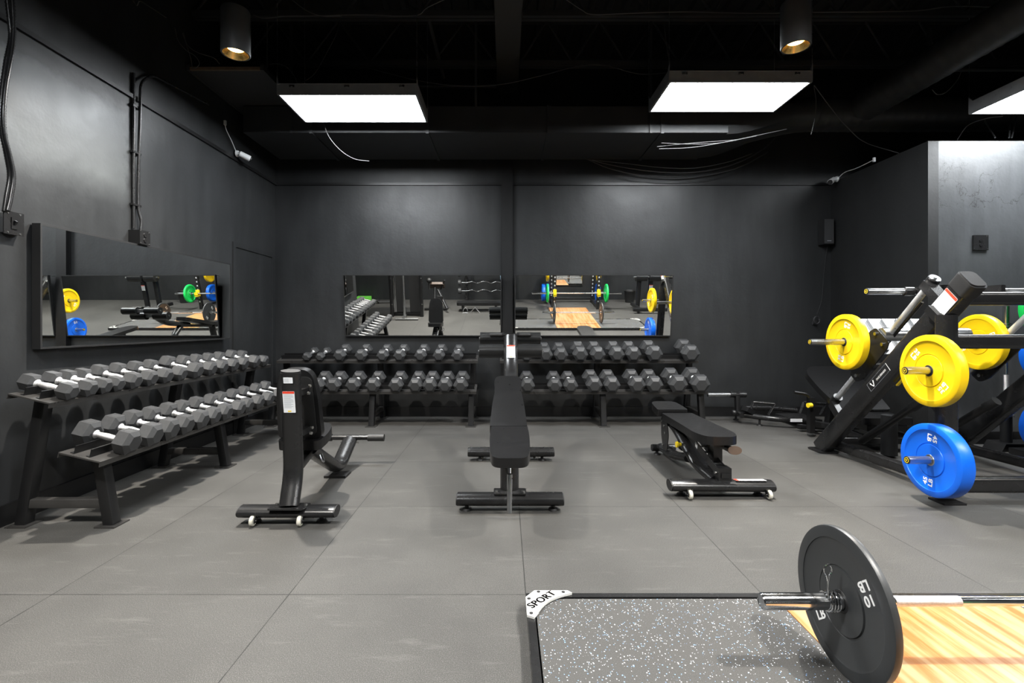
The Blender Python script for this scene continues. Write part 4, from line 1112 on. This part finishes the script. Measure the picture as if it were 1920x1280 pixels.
# carriage
ply = [(3.866, 1.114), (3.732, 1.005), (3.758, .947), (3.86, .84), (3.998, .696), (4.08, .66), (4.155, .72), (4.10, .80), (3.99, .99), (3.951, 1.07)]
for x_ in (2.915, 3.935):
    g = G(); g.prism(round_poly(ply, .025, 4), frame((x_, 0, 0), (0, 1, 0), (0, 0, 1)), .012, .002); cp = part(t, 'carriage_plate', g, 'metal_grey')
    bolts(cp, [(x_-.002, 3.86, 1.065), (x_-.002, 3.79, .985), (x_-.002, 4.02, .965), (x_-.002, 4.07, .715)], (-1, 0, 0), .014)
for (y_, z_, r_) in ((3.83, 1.06, .052), (4.05, .80, .045)):
    g = G(); g.cyl((2.93, y_, z_), (3.60, y_, z_), r_, n=32, bev=.004); part(t, 'carriage_tube', g, 'steel' if r_ > .05 else 'metal', 'grey steel tube' if r_ > .05 else None)
F = frame((3.43, 4.02, .985), (1, 0, 0), nv)
g = G(); g.prism(round_poly([(-.43, -.12), (.17, -.12), (.17, .27), (-.43, .27)], .03), F, .008, .002); fp = part(t, 'footplate', g, 'foot_alu', 'pale aluminium footplate')
g = G()
for k in range(5):
    x_ = -.38+.12*k
    g.prism([(x_+.005, -.10), (x_+.027, -.10), (x_+.05, .25), (x_+.026, .25)], F @ Matrix.Translation((0, 0, .008)), .025, .004)
part(fp, 'stiffening_rib', g, 'metal', kind='stuff')
g = G()
for k in range(5):
    x_ = -.38+.12*k
    g.prism([(x_+.005, -.10), (x_+.027, -.10), (x_+.05, .25), (x_+.026, .25)], F @ Matrix.Translation((0, 0, -.026)), .025, .004)
part(fp, 'tread_rib', g, 'metal', kind='stuff')
peg(t, 2.478, 2.92, 3.99, .996)
g = G(); g.cyl((4.05, 3.99, .996), (3.79, 3.99, .996), .0245, n=24); part(t, 'weight_peg', g, 'steel', 'bright steel weight peg')
# spare upper pegs
g = G(); g.cyl((2.97, 3.655, 1.385), (3.62, 3.655, 1.385), .024, n=24); g.cyl((2.965, 3.655, 1.385), (3.03, 3.655, 1.385), .034, n=28, bev=.003)
for x_ in (3.06, 3.46): g.box((x_, 3.54, 1.39), (.03, .26, .05), bev=.004)
part(t, 'storage_bar', g, 'metal_grey'); peg(t, 2.690, 2.97, 3.655, 1.385)
g = G(); g.cyl((3.60, 3.655, 1.385), (3.86, 3.655, 1.385), .0235, n=24); part(t, 'weight_peg', g, 'steel', 'bright steel weight peg')
g = G(); g.tube([(2.99, 3.52, 1.30), (3.0, 3.86, .98)], .010, 12); g.tube([(3.0, 3.86, .98), (3.02, 3.95, 1.02)], .018, 12); part(t, 'safety_cable', g, 'metal')
# bearing strip with yellow grease on the underside of the rail
g = G(); g.sweep([V((2.89, 3.26, 1.04)), V((2.89, 3.62, .69))], rrect(.02, .012, .002, 1)); part(t, 'stop_strip', g, 'yellow_plastic', 'yellow reflective strip')
# seat and back pad
Fs = frame((3.44, 4.67, .33), (-1, 0, 0), (0, .87, .50))
ol = round_poly([(-.23, 0), (.23, 0), (.27, .30), (.26, .60), (.17, .72), (-.17, .72), (-.26, .60), (-.27, .30)], [.03, .03, .1, .12, .12, .12, .12, .1], 8)
g = pad_mesh(Fs, ol, .06, .02, 4); pad(t, 'backrest', g)
g = G(); g.sweep([(3.44, 4.72, .24), (3.44, 5.16, .50), (3.44, 5.22, .08)], rrect(.09, .05, .008, 2), up=(1, 0, 0)); part(t, 'backrest_frame', g, 'metal')
Fs = frame((3.40, 4.36, .245), (1, 0, 0), (0, 1, 0))
ol = round_poly([(-.24, 0), (.24, 0), (.24, .33), (-.24, .33)], .04)
g = pad_mesh(Fs, ol, .06, .018); pad(t, 'seat', g)
g = G(); g.box((3.40, 4.52, .215), (.36, .30, .05), bev=.006); part(t, 'seat_frame', g, 'metal')
for x_ in (3.14, 3.72):
    g = G(); g.tube(fillet([(x_-.04, 4.28, .12), (x_+.02, 4.08, .30), (x_+.08, 3.82, .53)], .1), .030, 20); hn = part(t, 'side_handle', g, 'metal')
    e = V((x_+.08, 3.82, .53)); g = G(); g.cyl(e-V((.012, -.05, .045)), e+V((.004, -.02, .018)), .036, n=24, bev=.006); part(hn, 'handle_cap', g, 'rubber_dark')
g = G(); g.cyl((3.30, 4.22, .02), (3.30, 4.22, .36), .06, n=24, bev=.006); part(t, 'stop_post', g, 'rubber_dark')
# adjustment sector with yellow knob behind the rail
g = G(); g.box((3.10, 4.98, .22), (.05, .06, .36), bev=.005); g.tube(fillet([(3.10, 4.98, .38), (3.06, 4.98, .43), (2.93, 4.98, .45)], .03), .016, 12); ab = part(t, 'adjust_bracket', g, 'metal')
g = G(); g.cyl((3.08, 4.94, .325), (3.04, 4.93, .325), .024, n=20, bev=.004); part(ab, 'pull_knob', g, 'yellow_plastic', 'yellow knob')

bumper((2.672, 3.075, .850), RX, .052, 'yellow', 'yellow bumper plate reading 35 LB, on the upper front peg of the leg press', '35\nLB', 137, 'plates on the leg press', hub='rubber_dark')
bumper((2.682, 3.06, .295), RX, .082, 'blue', 'blue bumper plate reading 45 LB, on the lowest peg of the leg press', '45\nLB', 84, 'plates on the leg press', hub='steel')
bumper((2.775, 3.99, .996), RX, .056, 'yellow', 'yellow bumper plate on the left carriage peg of the leg press', '35\nLB', 75, 'plates on the leg press', hub='rubber_dark')
bumper((3.855, 3.99, .996), RX, .054, 'yellow', 'yellow bumper plate on the right carriage peg, half hidden by the leg press upright', '35\nLB', 20, 'plates on the leg press', hub='rubber_dark')

# ================================================================ low hip thrust machine (floor, far right)
t = thing('hip_thrust_machine', 'low black tubular machine on the floor in the right back corner', 'gym machine', (3.0, 5.55, 0))
g = G(); g.tube(fillet([(2.72, 5.64, .10), (2.98, 5.40, .095), (3.38, 5.36, .09)], .12), .030, 20); nt_ = part(t, 'near_rail', g, 'metal_grey')
sticker(nt_, frame((3.17, 5.345, .094), (0, 0, 1), (1, .0, 0)) , .035, .13)
g = G(); g.tube(fillet([(2.86, 5.93, .13), (3.20, 5.93, .13), (3.48, 5.86, .11)], .1), .030, 20); part(t, 'far_rail', g, 'metal_grey')
g = G(); g.tube(fillet([(2.70, 5.60, .10), (2.72, 5.80, .12), (2.86, 5.93, .13)], .08), .028, 20); part(t, 'end_rail', g, 'metal')
for p in ((2.86, 5.52, .07), (3.35, 5.36, .07), (2.75, 5.85, .08)): rubber_foot(t, p)
g = G(); g.sweep([(2.70, 5.70, .12), (2.70, 5.72, .34)], rrect(.05, .06, .008, 2), up=(0, 1, 0)); part(t, 'peg_post', g, 'metal')
g = G(); g.cyl((2.62, 5.72, .32), (2.80, 5.72, .32), .034, n=24, bev=.004); part(t, 'peg_collar', g, 'metal_grey')
g = G(); g.cyl((2.36, 5.72, .32), (2.63, 5.72, .32), .0245, n=24, bev=.003); part(t, 'weight_peg', g, 'steel', 'bright steel weight peg')
for x_ in (2.78, 3.36):
    g = G(); g.sweep([(x_, 5.60, .12), (x_+.06, 5.62, .25)], rrect(.03, .008, .001, 1)); g.sweep([(x_+.18, 5.52, .12), (x_+.26, 5.54, .24)], rrect(.03, .008, .001, 1)); g.tube([(x_+.06, 5.62, .25), (x_+.26, 5.54, .24)], .016, 14)
    part(t, 'foot_handle', g, 'metal_grey')
g = G(); g.box((2.76, 5.58, .16), (.10, .10, .05), rot3(.0, .5, .3), .006); g.ball((2.64, 5.66, .12), .035, 10); part(t, 'pivot_block', g, 'metal')
g = G(); g.box((3.35, 5.62, .07), (.30, .40, .03), bev=.01); part(t, 'foot_platform', g, 'rubber_dark')

# ================================================================ bar holder and plate tree at the right edge
t = thing('bar_holder', 'black floor stand holding an upright chrome bar', 'bar stand', (4.72, 4.47, 0))
g = G(); g.prism([(-.29, 0), (.35, 0), (.32, .07), (-.25, .07)], frame((4.72, 4.56, 0), (1, 0, 0), (0, 0, 1)), .18, .004); part(t, 'base', g, 'metal')
for x_ in (4.56, 4.84):
    g = G(); g.cyl((x_, 4.47, .07), (x_, 4.47, .30), .042, n=28, bev=.003); g2 = part(t, 'holder_tube', g, 'rubber_dark')
t = thing('upright_bar', 'short chrome bar standing upright in the floor holder', 'barbell', (4.56, 4.47, .30))
g = G(); g.cyl((4.56, 4.47, .06), (4.56, 4.47, 1.14), .014, n=20); part(t, 'shaft', g, 'chrome')
g = G(); g.cyl((4.56, 4.47, .305), (4.56, 4.47, .322), .055, n=28, bev=.003); g.cyl((4.56, 4.47, .32), (4.56, 4.47, .34), .04, n=28); part(t, 'lower_collar', g, 'steel')
g = G(); g.cyl((4.56, 4.47, .48), (4.56, 4.47, .68), .021, n=20); part(t, 'knurled_grip', g, 'knurl')
g = G(); g.cyl((4.56, 4.47, 1.06), (4.56, 4.47, 1.305), .025, n=28, bev=.003); part(t, 'upper_sleeve', g, 'chrome')
g = G()
for k in range(4): g.cyl((4.56, 4.47, 1.075+.022*k), (4.56, 4.47, 1.083+.022*k), .042, n=24, bev=.002)
part(t, 'collar_rings', g, 'steel', kind='stuff')
t = thing('plate_tree', 'black plate storage tree at the right edge behind the leg press', 'plate rack', (4.62, 4.30, 0))
g = G(); g.box((4.62, 4.18, .03), (.36, .30, .05), bev=.008); part(t, 'base', g, 'metal')
g = G(); g.sweep([(4.62, 4.30, .05), (4.62, 4.30, 1.45)], rrect(.07, .07, .01, 2), up=(0, 1, 0)); part(t, 'post', g, 'metal')
for z_ in (.27, .88, 1.27):
    g = G(); g.cyl((4.62, 4.28, z_), (4.62, 4.02, z_), .0245, n=24, bev=.003); part(t, 'weight_peg', g, 'steel')
RY = axis_R((0, -1, 0))
bumper((4.62, 4.19, 1.27), RY, .05, 'green', 'green bumper plate cut off by the right edge, top peg', None, 0, 'plates on the plate tree')
bumper((4.62, 4.17, .88), RY, .08, 'blue', 'blue bumper plate behind the leg press rail, middle peg of the plate tree', None, 0, 'plates on the plate tree')
bumper((4.62, 4.17, .27), RY, .08, 'blue', 'blue bumper plate cut off by the right edge, lowest peg of the tree', None, 0, 'plates on the plate tree')

# ================================================================ what the mirrors show, behind the viewer
t = thing('power_rack', 'black power rack with yellow bar hooks, seen in the mirrors', 'rack', (1.76, -.5, 0))
for x_ in (1.22, 2.30):
    for y_ in (-.10, -.95):
        g = G(); g.sweep([(x_, y_, .0), (x_, y_, 2.25)], rrect(.075, .075, .006, 2), up=(0, 1, 0))
        for k in range(20):
            g.mi = 1; g.box((x_, y_+.0375, .2+.1*k), (.03, .003, .035))
            g.mi = 0
        part(t, 'upright', g, ['metal', 'greyprint'])
    for z_ in (.06, 2.2):
        g = G(); g.sweep([(x_, -.10, z_), (x_, -.95, z_)], rrect(.06, .06, .006, 2)); part(t, 'side_rail', g, 'metal')
    s_ = -1 if x_ < 1.7 else 1
    g = G(); g.box((x_, -.045, .42), (.085, .04, .16), bev=.008); g.box((x_, -.01, .36), (.08, .10, .035), bev=.008); g.box((x_, .03, .405), (.08, .02, .09), bev=.006)
    part(t, 'bar_hook', g, 'yellow_plastic', 'yellow bar hook')
    for z_ in (.29, .80):
        g = G(); g.cyl((x_+s_*.04, -.80, z_), (x_+s_*.30, -.80, z_), .024, n=20); part(t, 'weight_peg', g, 'steel')
for y_ in (-.10, -.95):
    g = G(); g.sweep([(1.22, y_, 2.2), (2.30, y_, 2.2)], rrect(.06, .06, .006, 2)); part(t, 'top_crossbar', g, 'metal')
g = G(); g.sweep([(1.22, -.95, .10), (2.30, -.95, .10)], rrect(.06, .06, .006, 2)); part(t, 'rear_crossbar', g, 'metal')
barbell((1.76, -.012, .415), 1.10, .42, 'long chrome barbell with green plates racked low, seen in the mirrors')
for x_, w_ in ((1.04, 'left'), (2.48, 'right')):
    bumper((x_, -.012, .415), RX, .04, 'green', f'green bumper plate on the racked barbell, mirrored {w_} one', None, 0, 'green plates in the power rack')
for x_, z_, c_, n_ in ((1.10, .29, 'blue', 'left pair inner'), (1.00, .29, 'blue', 'left pair outer'), (2.42, .29, 'blue', 'right side'), (1.10, .80, 'yellow', 'left side upper'), (2.42, .80, 'yellow', 'right side upper')):
    bumper((x_, -.80, z_), RX, .078 if c_ == 'blue' else .055, c_, f'{c_} bumper plate stored on the power rack, {n_}', None, 0, 'plates stored on the power rack')
wall_mirror('small mirror on the rear wall inside the power rack', (1.72, YF+.035, .82), (-1, 0, 0), (0, 0, 1), .75, .85, .03)
# yellow stand bench piece beside the rack: low steel bench frame
t = thing('cable_machine', 'black twin cable tower seen in the left tilted mirror', 'gym machine', (-2.2, .55, 0))
for x_ in (-2.62, -1.93):
    g = G(); g.sweep([(x_, .72, 0), (x_, .72, 2.3)], rrect(.07, .09, .01, 2), up=(0, 1, 0)); up_ = part(t, 'upright', g, 'metal')
    bolts(up_, [(x_+.02, .77, .30), (x_+.02, .77, .9)], (0, 1, 0), .012)
for x_, w_ in ((-2.45, .20), (-2.10, .22)):
    g = G(); g.box((x_, .60, 1.15), (w_, .16, 2.1), bev=.02); part(t, 'shroud', g, 'rubber_dark')
for x_ in (-2.56, -2.53):
    g = G(); g.cyl((x_, .70, .1), (x_, .70, 2.2), .011, n=12); part(t, 'guide_rod', g, 'chrome')
g = G(); g.sweep([(-2.62, .62, 2.28), (-1.93, .62, 2.28)], rrect(.08, .08, .01, 2)); part(t, 'top_crossbar', g, 'metal')
g = G(); g.sweep([(-2.62, .62, .05), (-1.93, .62, .05)], rrect(.08, .06, .01, 2)); part(t, 'base_crossbar', g, 'metal')
g = G(); g.sweep([(-2.28, .98, .05), (-2.28, .96, 2.2)], rrect(.05, .05, .012, 3), up=(0, 1, 0)); g.tube([(-2.46, 1.10, .03), (-1.95, 1.10, .03)], .022, 14); g.box((-2.28, 1.0, .06), (.07, .22, .07), bev=.008)
part(t, 'arm_column', g, 'steel', 'bright steel arm column')
t = thing('preacher_bench', 'preacher curl bench seen in the left tilted mirror', 'bench', (-1.78, .05, 0))
g = G(); g.sweep([(-1.980, .05, .03), (-1.430, .05, .03)], rrect(.07, .05, .01, 2)); g.sweep([(-1.730, .05, .05), (-1.730, -.1, .55)], rrect(.06, .06, .01, 2)); g.sweep([(-1.730, .05, .05), (-1.530, .3, .05)], rrect(.06, .05, .01, 2)); part(t, 'frame', g, 'metal')
g = G(); g.prism(round_poly([(-.19, -.13), (.19, -.13), (.19, .13), (-.19, .13)], .03), frame((-1.680, -.05, .58), (1, 0, 0), (0, .8, .5)), .06, .015); part(t, 'arm_pad', g, 'brown', 'tan arm pad')
g = G(); g.ball((-1.840, .05, .74), .065, 12); g.cyl((-1.840, .05, .52), (-1.840, .05, .68), .02, n=14); part(t, 'round_knob', g, 'rubber_dark')
g = G(); g.sweep([(-1.580, -.1, .50), (-1.460, .1, .75)], rrect(.04, .03, .006, 2)); g.sweep([(-1.630, .0, .50), (-1.380, .35, .10)], rrect(.05, .05, .006, 2)); part(t, 'support_arm', g, 'metal')
t = thing('bar_rack', 'black upright rack of wavy curl bars, seen in the mirror', 'rack', (-.9, -.95, 0))
for x_ in (-1.02, .0):
    g = G(); g.sweep([(x_, -1.0, .02), (x_, -1.0, 1.4)], rrect(.06, .06, .006, 2), up=(0, 1, 0)); part(t, 'upright', g, 'metal_grey')
    g = G(); g.sweep([(x_, -1.15, .03), (x_, -.65, .03)], rrect(.06, .05, .006, 2)); part(t, 'foot', g, 'metal')
    for z_ in (.30, .52, .74, .96, 1.18):
        g = G(); g.box((x_, -.93, z_-.02), (.05, .10, .02), bev=.004); part(t, 'hook', g, 'metal')
for k, (z_, w_) in enumerate(((.30, 'lowest'), (.52, 'second lowest'), (.74, 'middle'), (.96, 'second highest'), (1.18, 'highest'))):
    tt = thing('curl_bar', f'chrome wavy curl bar with black end weights, {w_} on the rack', 'curl bar', (-.5, -.90, z_), 'curl bars on the upright rack')
    pts = [(-1.14, 0), (-.98, 0), (-.86, .03), (-.72, -.02), (-.60, .03), (-.48, .03), (-.36, -.02), (-.22, .03), (-.10, 0), (.14, 0)]
    g = G(); g.tube(fillet([(a, -.90, z_+.014+b) for a, b in pts], .03, 4), .013, 12); part(tt, 'shaft', g, 'chrome')
    for a in (-1.19, .19):
        g = G(); g.cyl((a-.035, -.90, z_+.014), (a+.035, -.90, z_+.014), .055+.006*(4-k), n=28, bev=.006); part(tt, 'end_weight', g, 'rubber')
t = thing('stretch_bench', 'long low black bench in front of the curl bar rack', 'bench', (-.7, .3, 0))
g = G(); g.prism(round_poly([(-.55, -.16), (.55, -.16), (.55, .16), (-.55, .16)], .08), Matrix.Translation((-.62, .12, .16)), .07, .02); part(t, 'pad', g, 'vinyl')
for x_ in (-1.02, -.22):
    g = G(); g.box((x_, .12, .08), (.06, .26, .16), bev=.006); part(t, 'leg', g, 'metal')
for x_, nm, lb in ((-.95, 0, 'triangular chrome cable handle lying near the low bench'), (-.72, 1, 'chrome V shaped cable handle lying near the low bench')):
    g = G(); y_ = .40
    if nm == 0: g.tube([(x_-.06, y_, .012), (x_+.06, y_, .012)], .012, 12); g.tube(fillet([(x_-.055, y_, .012), (x_-.05, y_-.02, .09), (x_, y_-.05, .14), (x_+.05, y_-.02, .09), (x_+.055, y_, .012)], .04), .007, 10)
    else: g.tube([(x_-.12, y_, .012), (x_, y_-.04, .14), (x_+.12, y_, .012)], .010, 12)
    solo('triangle_attachment' if nm == 0 else 'pulley_attachment', g, 'steel', lb, 'cable attachment', loc=(x_, y_, 0))
g = G()
pts = [(0, 0), (.10, 0), (.115, -.35), (.09, -.60), (.03, -.62), (.01, -.35)]
g.prism(round_poly(pts, .03), frame((-.13, -.62, 1.05), (1, 0, 0), (0, 0, 1)), .03, .01); solo('towel', g, 'towel', 'blue and white towel hanging from the curl bar rack', 'towel', loc=(-.08, -.62, 1.05))
t = thing('roller_machine', 'black roller hyperextension machine seen in the right tilted mirror', 'gym machine', (3.4, .3, 0))
g = G(); g.sweep([(3.05, .42, .10), (3.85, .42, .10)], rrect(.08, .08, .01, 2)); g.sweep([(3.2, -.3, .10), (3.2, .42, .10)], rrect(.08, .08, .01, 2)); g.sweep([(3.18, .42, .01), (3.18, .42, .10)], rrect(.05, .05, .006, 2), up=(0, 1, 0)); part(t, 'base_frame', g, 'metal')
g = G(); g.sweep([(3.25, .05, .1), (3.25, .05, .78)], rrect(.09, .09, .01, 2), up=(0, 1, 0)); p_ = part(t, 'post', g, 'metal')
g = G(); g.sweep([(3.52, .10, .1), (3.52, .10, .78)], rrect(.10, .07, .01, 2), up=(0, 1, 0)); p2 = part(t, 'label_post', g, 'metal')
sticker(p2, frame((3.52, .137, .58), (-1, 0, 0), (0, 0, 1)), .085, .13)
g = G(); g.cyl((3.08, .15, .84), (3.90, .15, .84), .02, n=14); ax = part(t, 'axle', g, 'steel')
for a, b in ((3.14, 3.40), (3.46, 3.80)):
    g = G(); g.cyl((a, .15, .84), (b, .15, .84), .105, n=36, bev=.015); part(ax, 'foam_roller', g, 'foam')
g = G(); g.lathe(Matrix.Translation((3.30, -.95, 0)), [(.0001, .004), (.11, .004), (.145, .30), (.155, .31), (.148, .31), (.138, .29), (.105, .012), (.0001, .012)], 40, False)
solo('waste_bin', g, 'rubber_dark', 'round black waste bin by the rear wall, seen in the mirror', 'bin', loc=(3.3, -.95, 0), smooth=.8)
for i, (x_, z_, r_) in enumerate(((-2.62, .10, .045), (-2.30, .09, .04))):
    pass
g = G(); g.box((-3.80, -1.10, .06), (.36, .28, .11), bev=.02); solo('foam_block', g, 'lime', 'bright green foam block on the floor by the rear wall', 'foam block', loc=(-3.80, -1.10, 0))

g = G(); g.cyl((-4.3, -.75, .045), (-2.95, -.80, .045), .0145, n=20); t = thing('barbell', 'chrome bar lying on the floor by the rear wall, seen in mirror', 'barbell', (-3.6, -.78, .03))
part(t, 'shaft', g, 'chrome')
g = G(); g.cyl((-3.30, -.78, .045), (-2.95, -.80, .045), .026, n=24); part(t, 'sleeve', g, 'steel')
g = G(); g.cyl((-3.33, -.78, .056), (-3.30, -.78, .056), .055, n=24); part(t, 'stopper', g, 'rubber_dark')
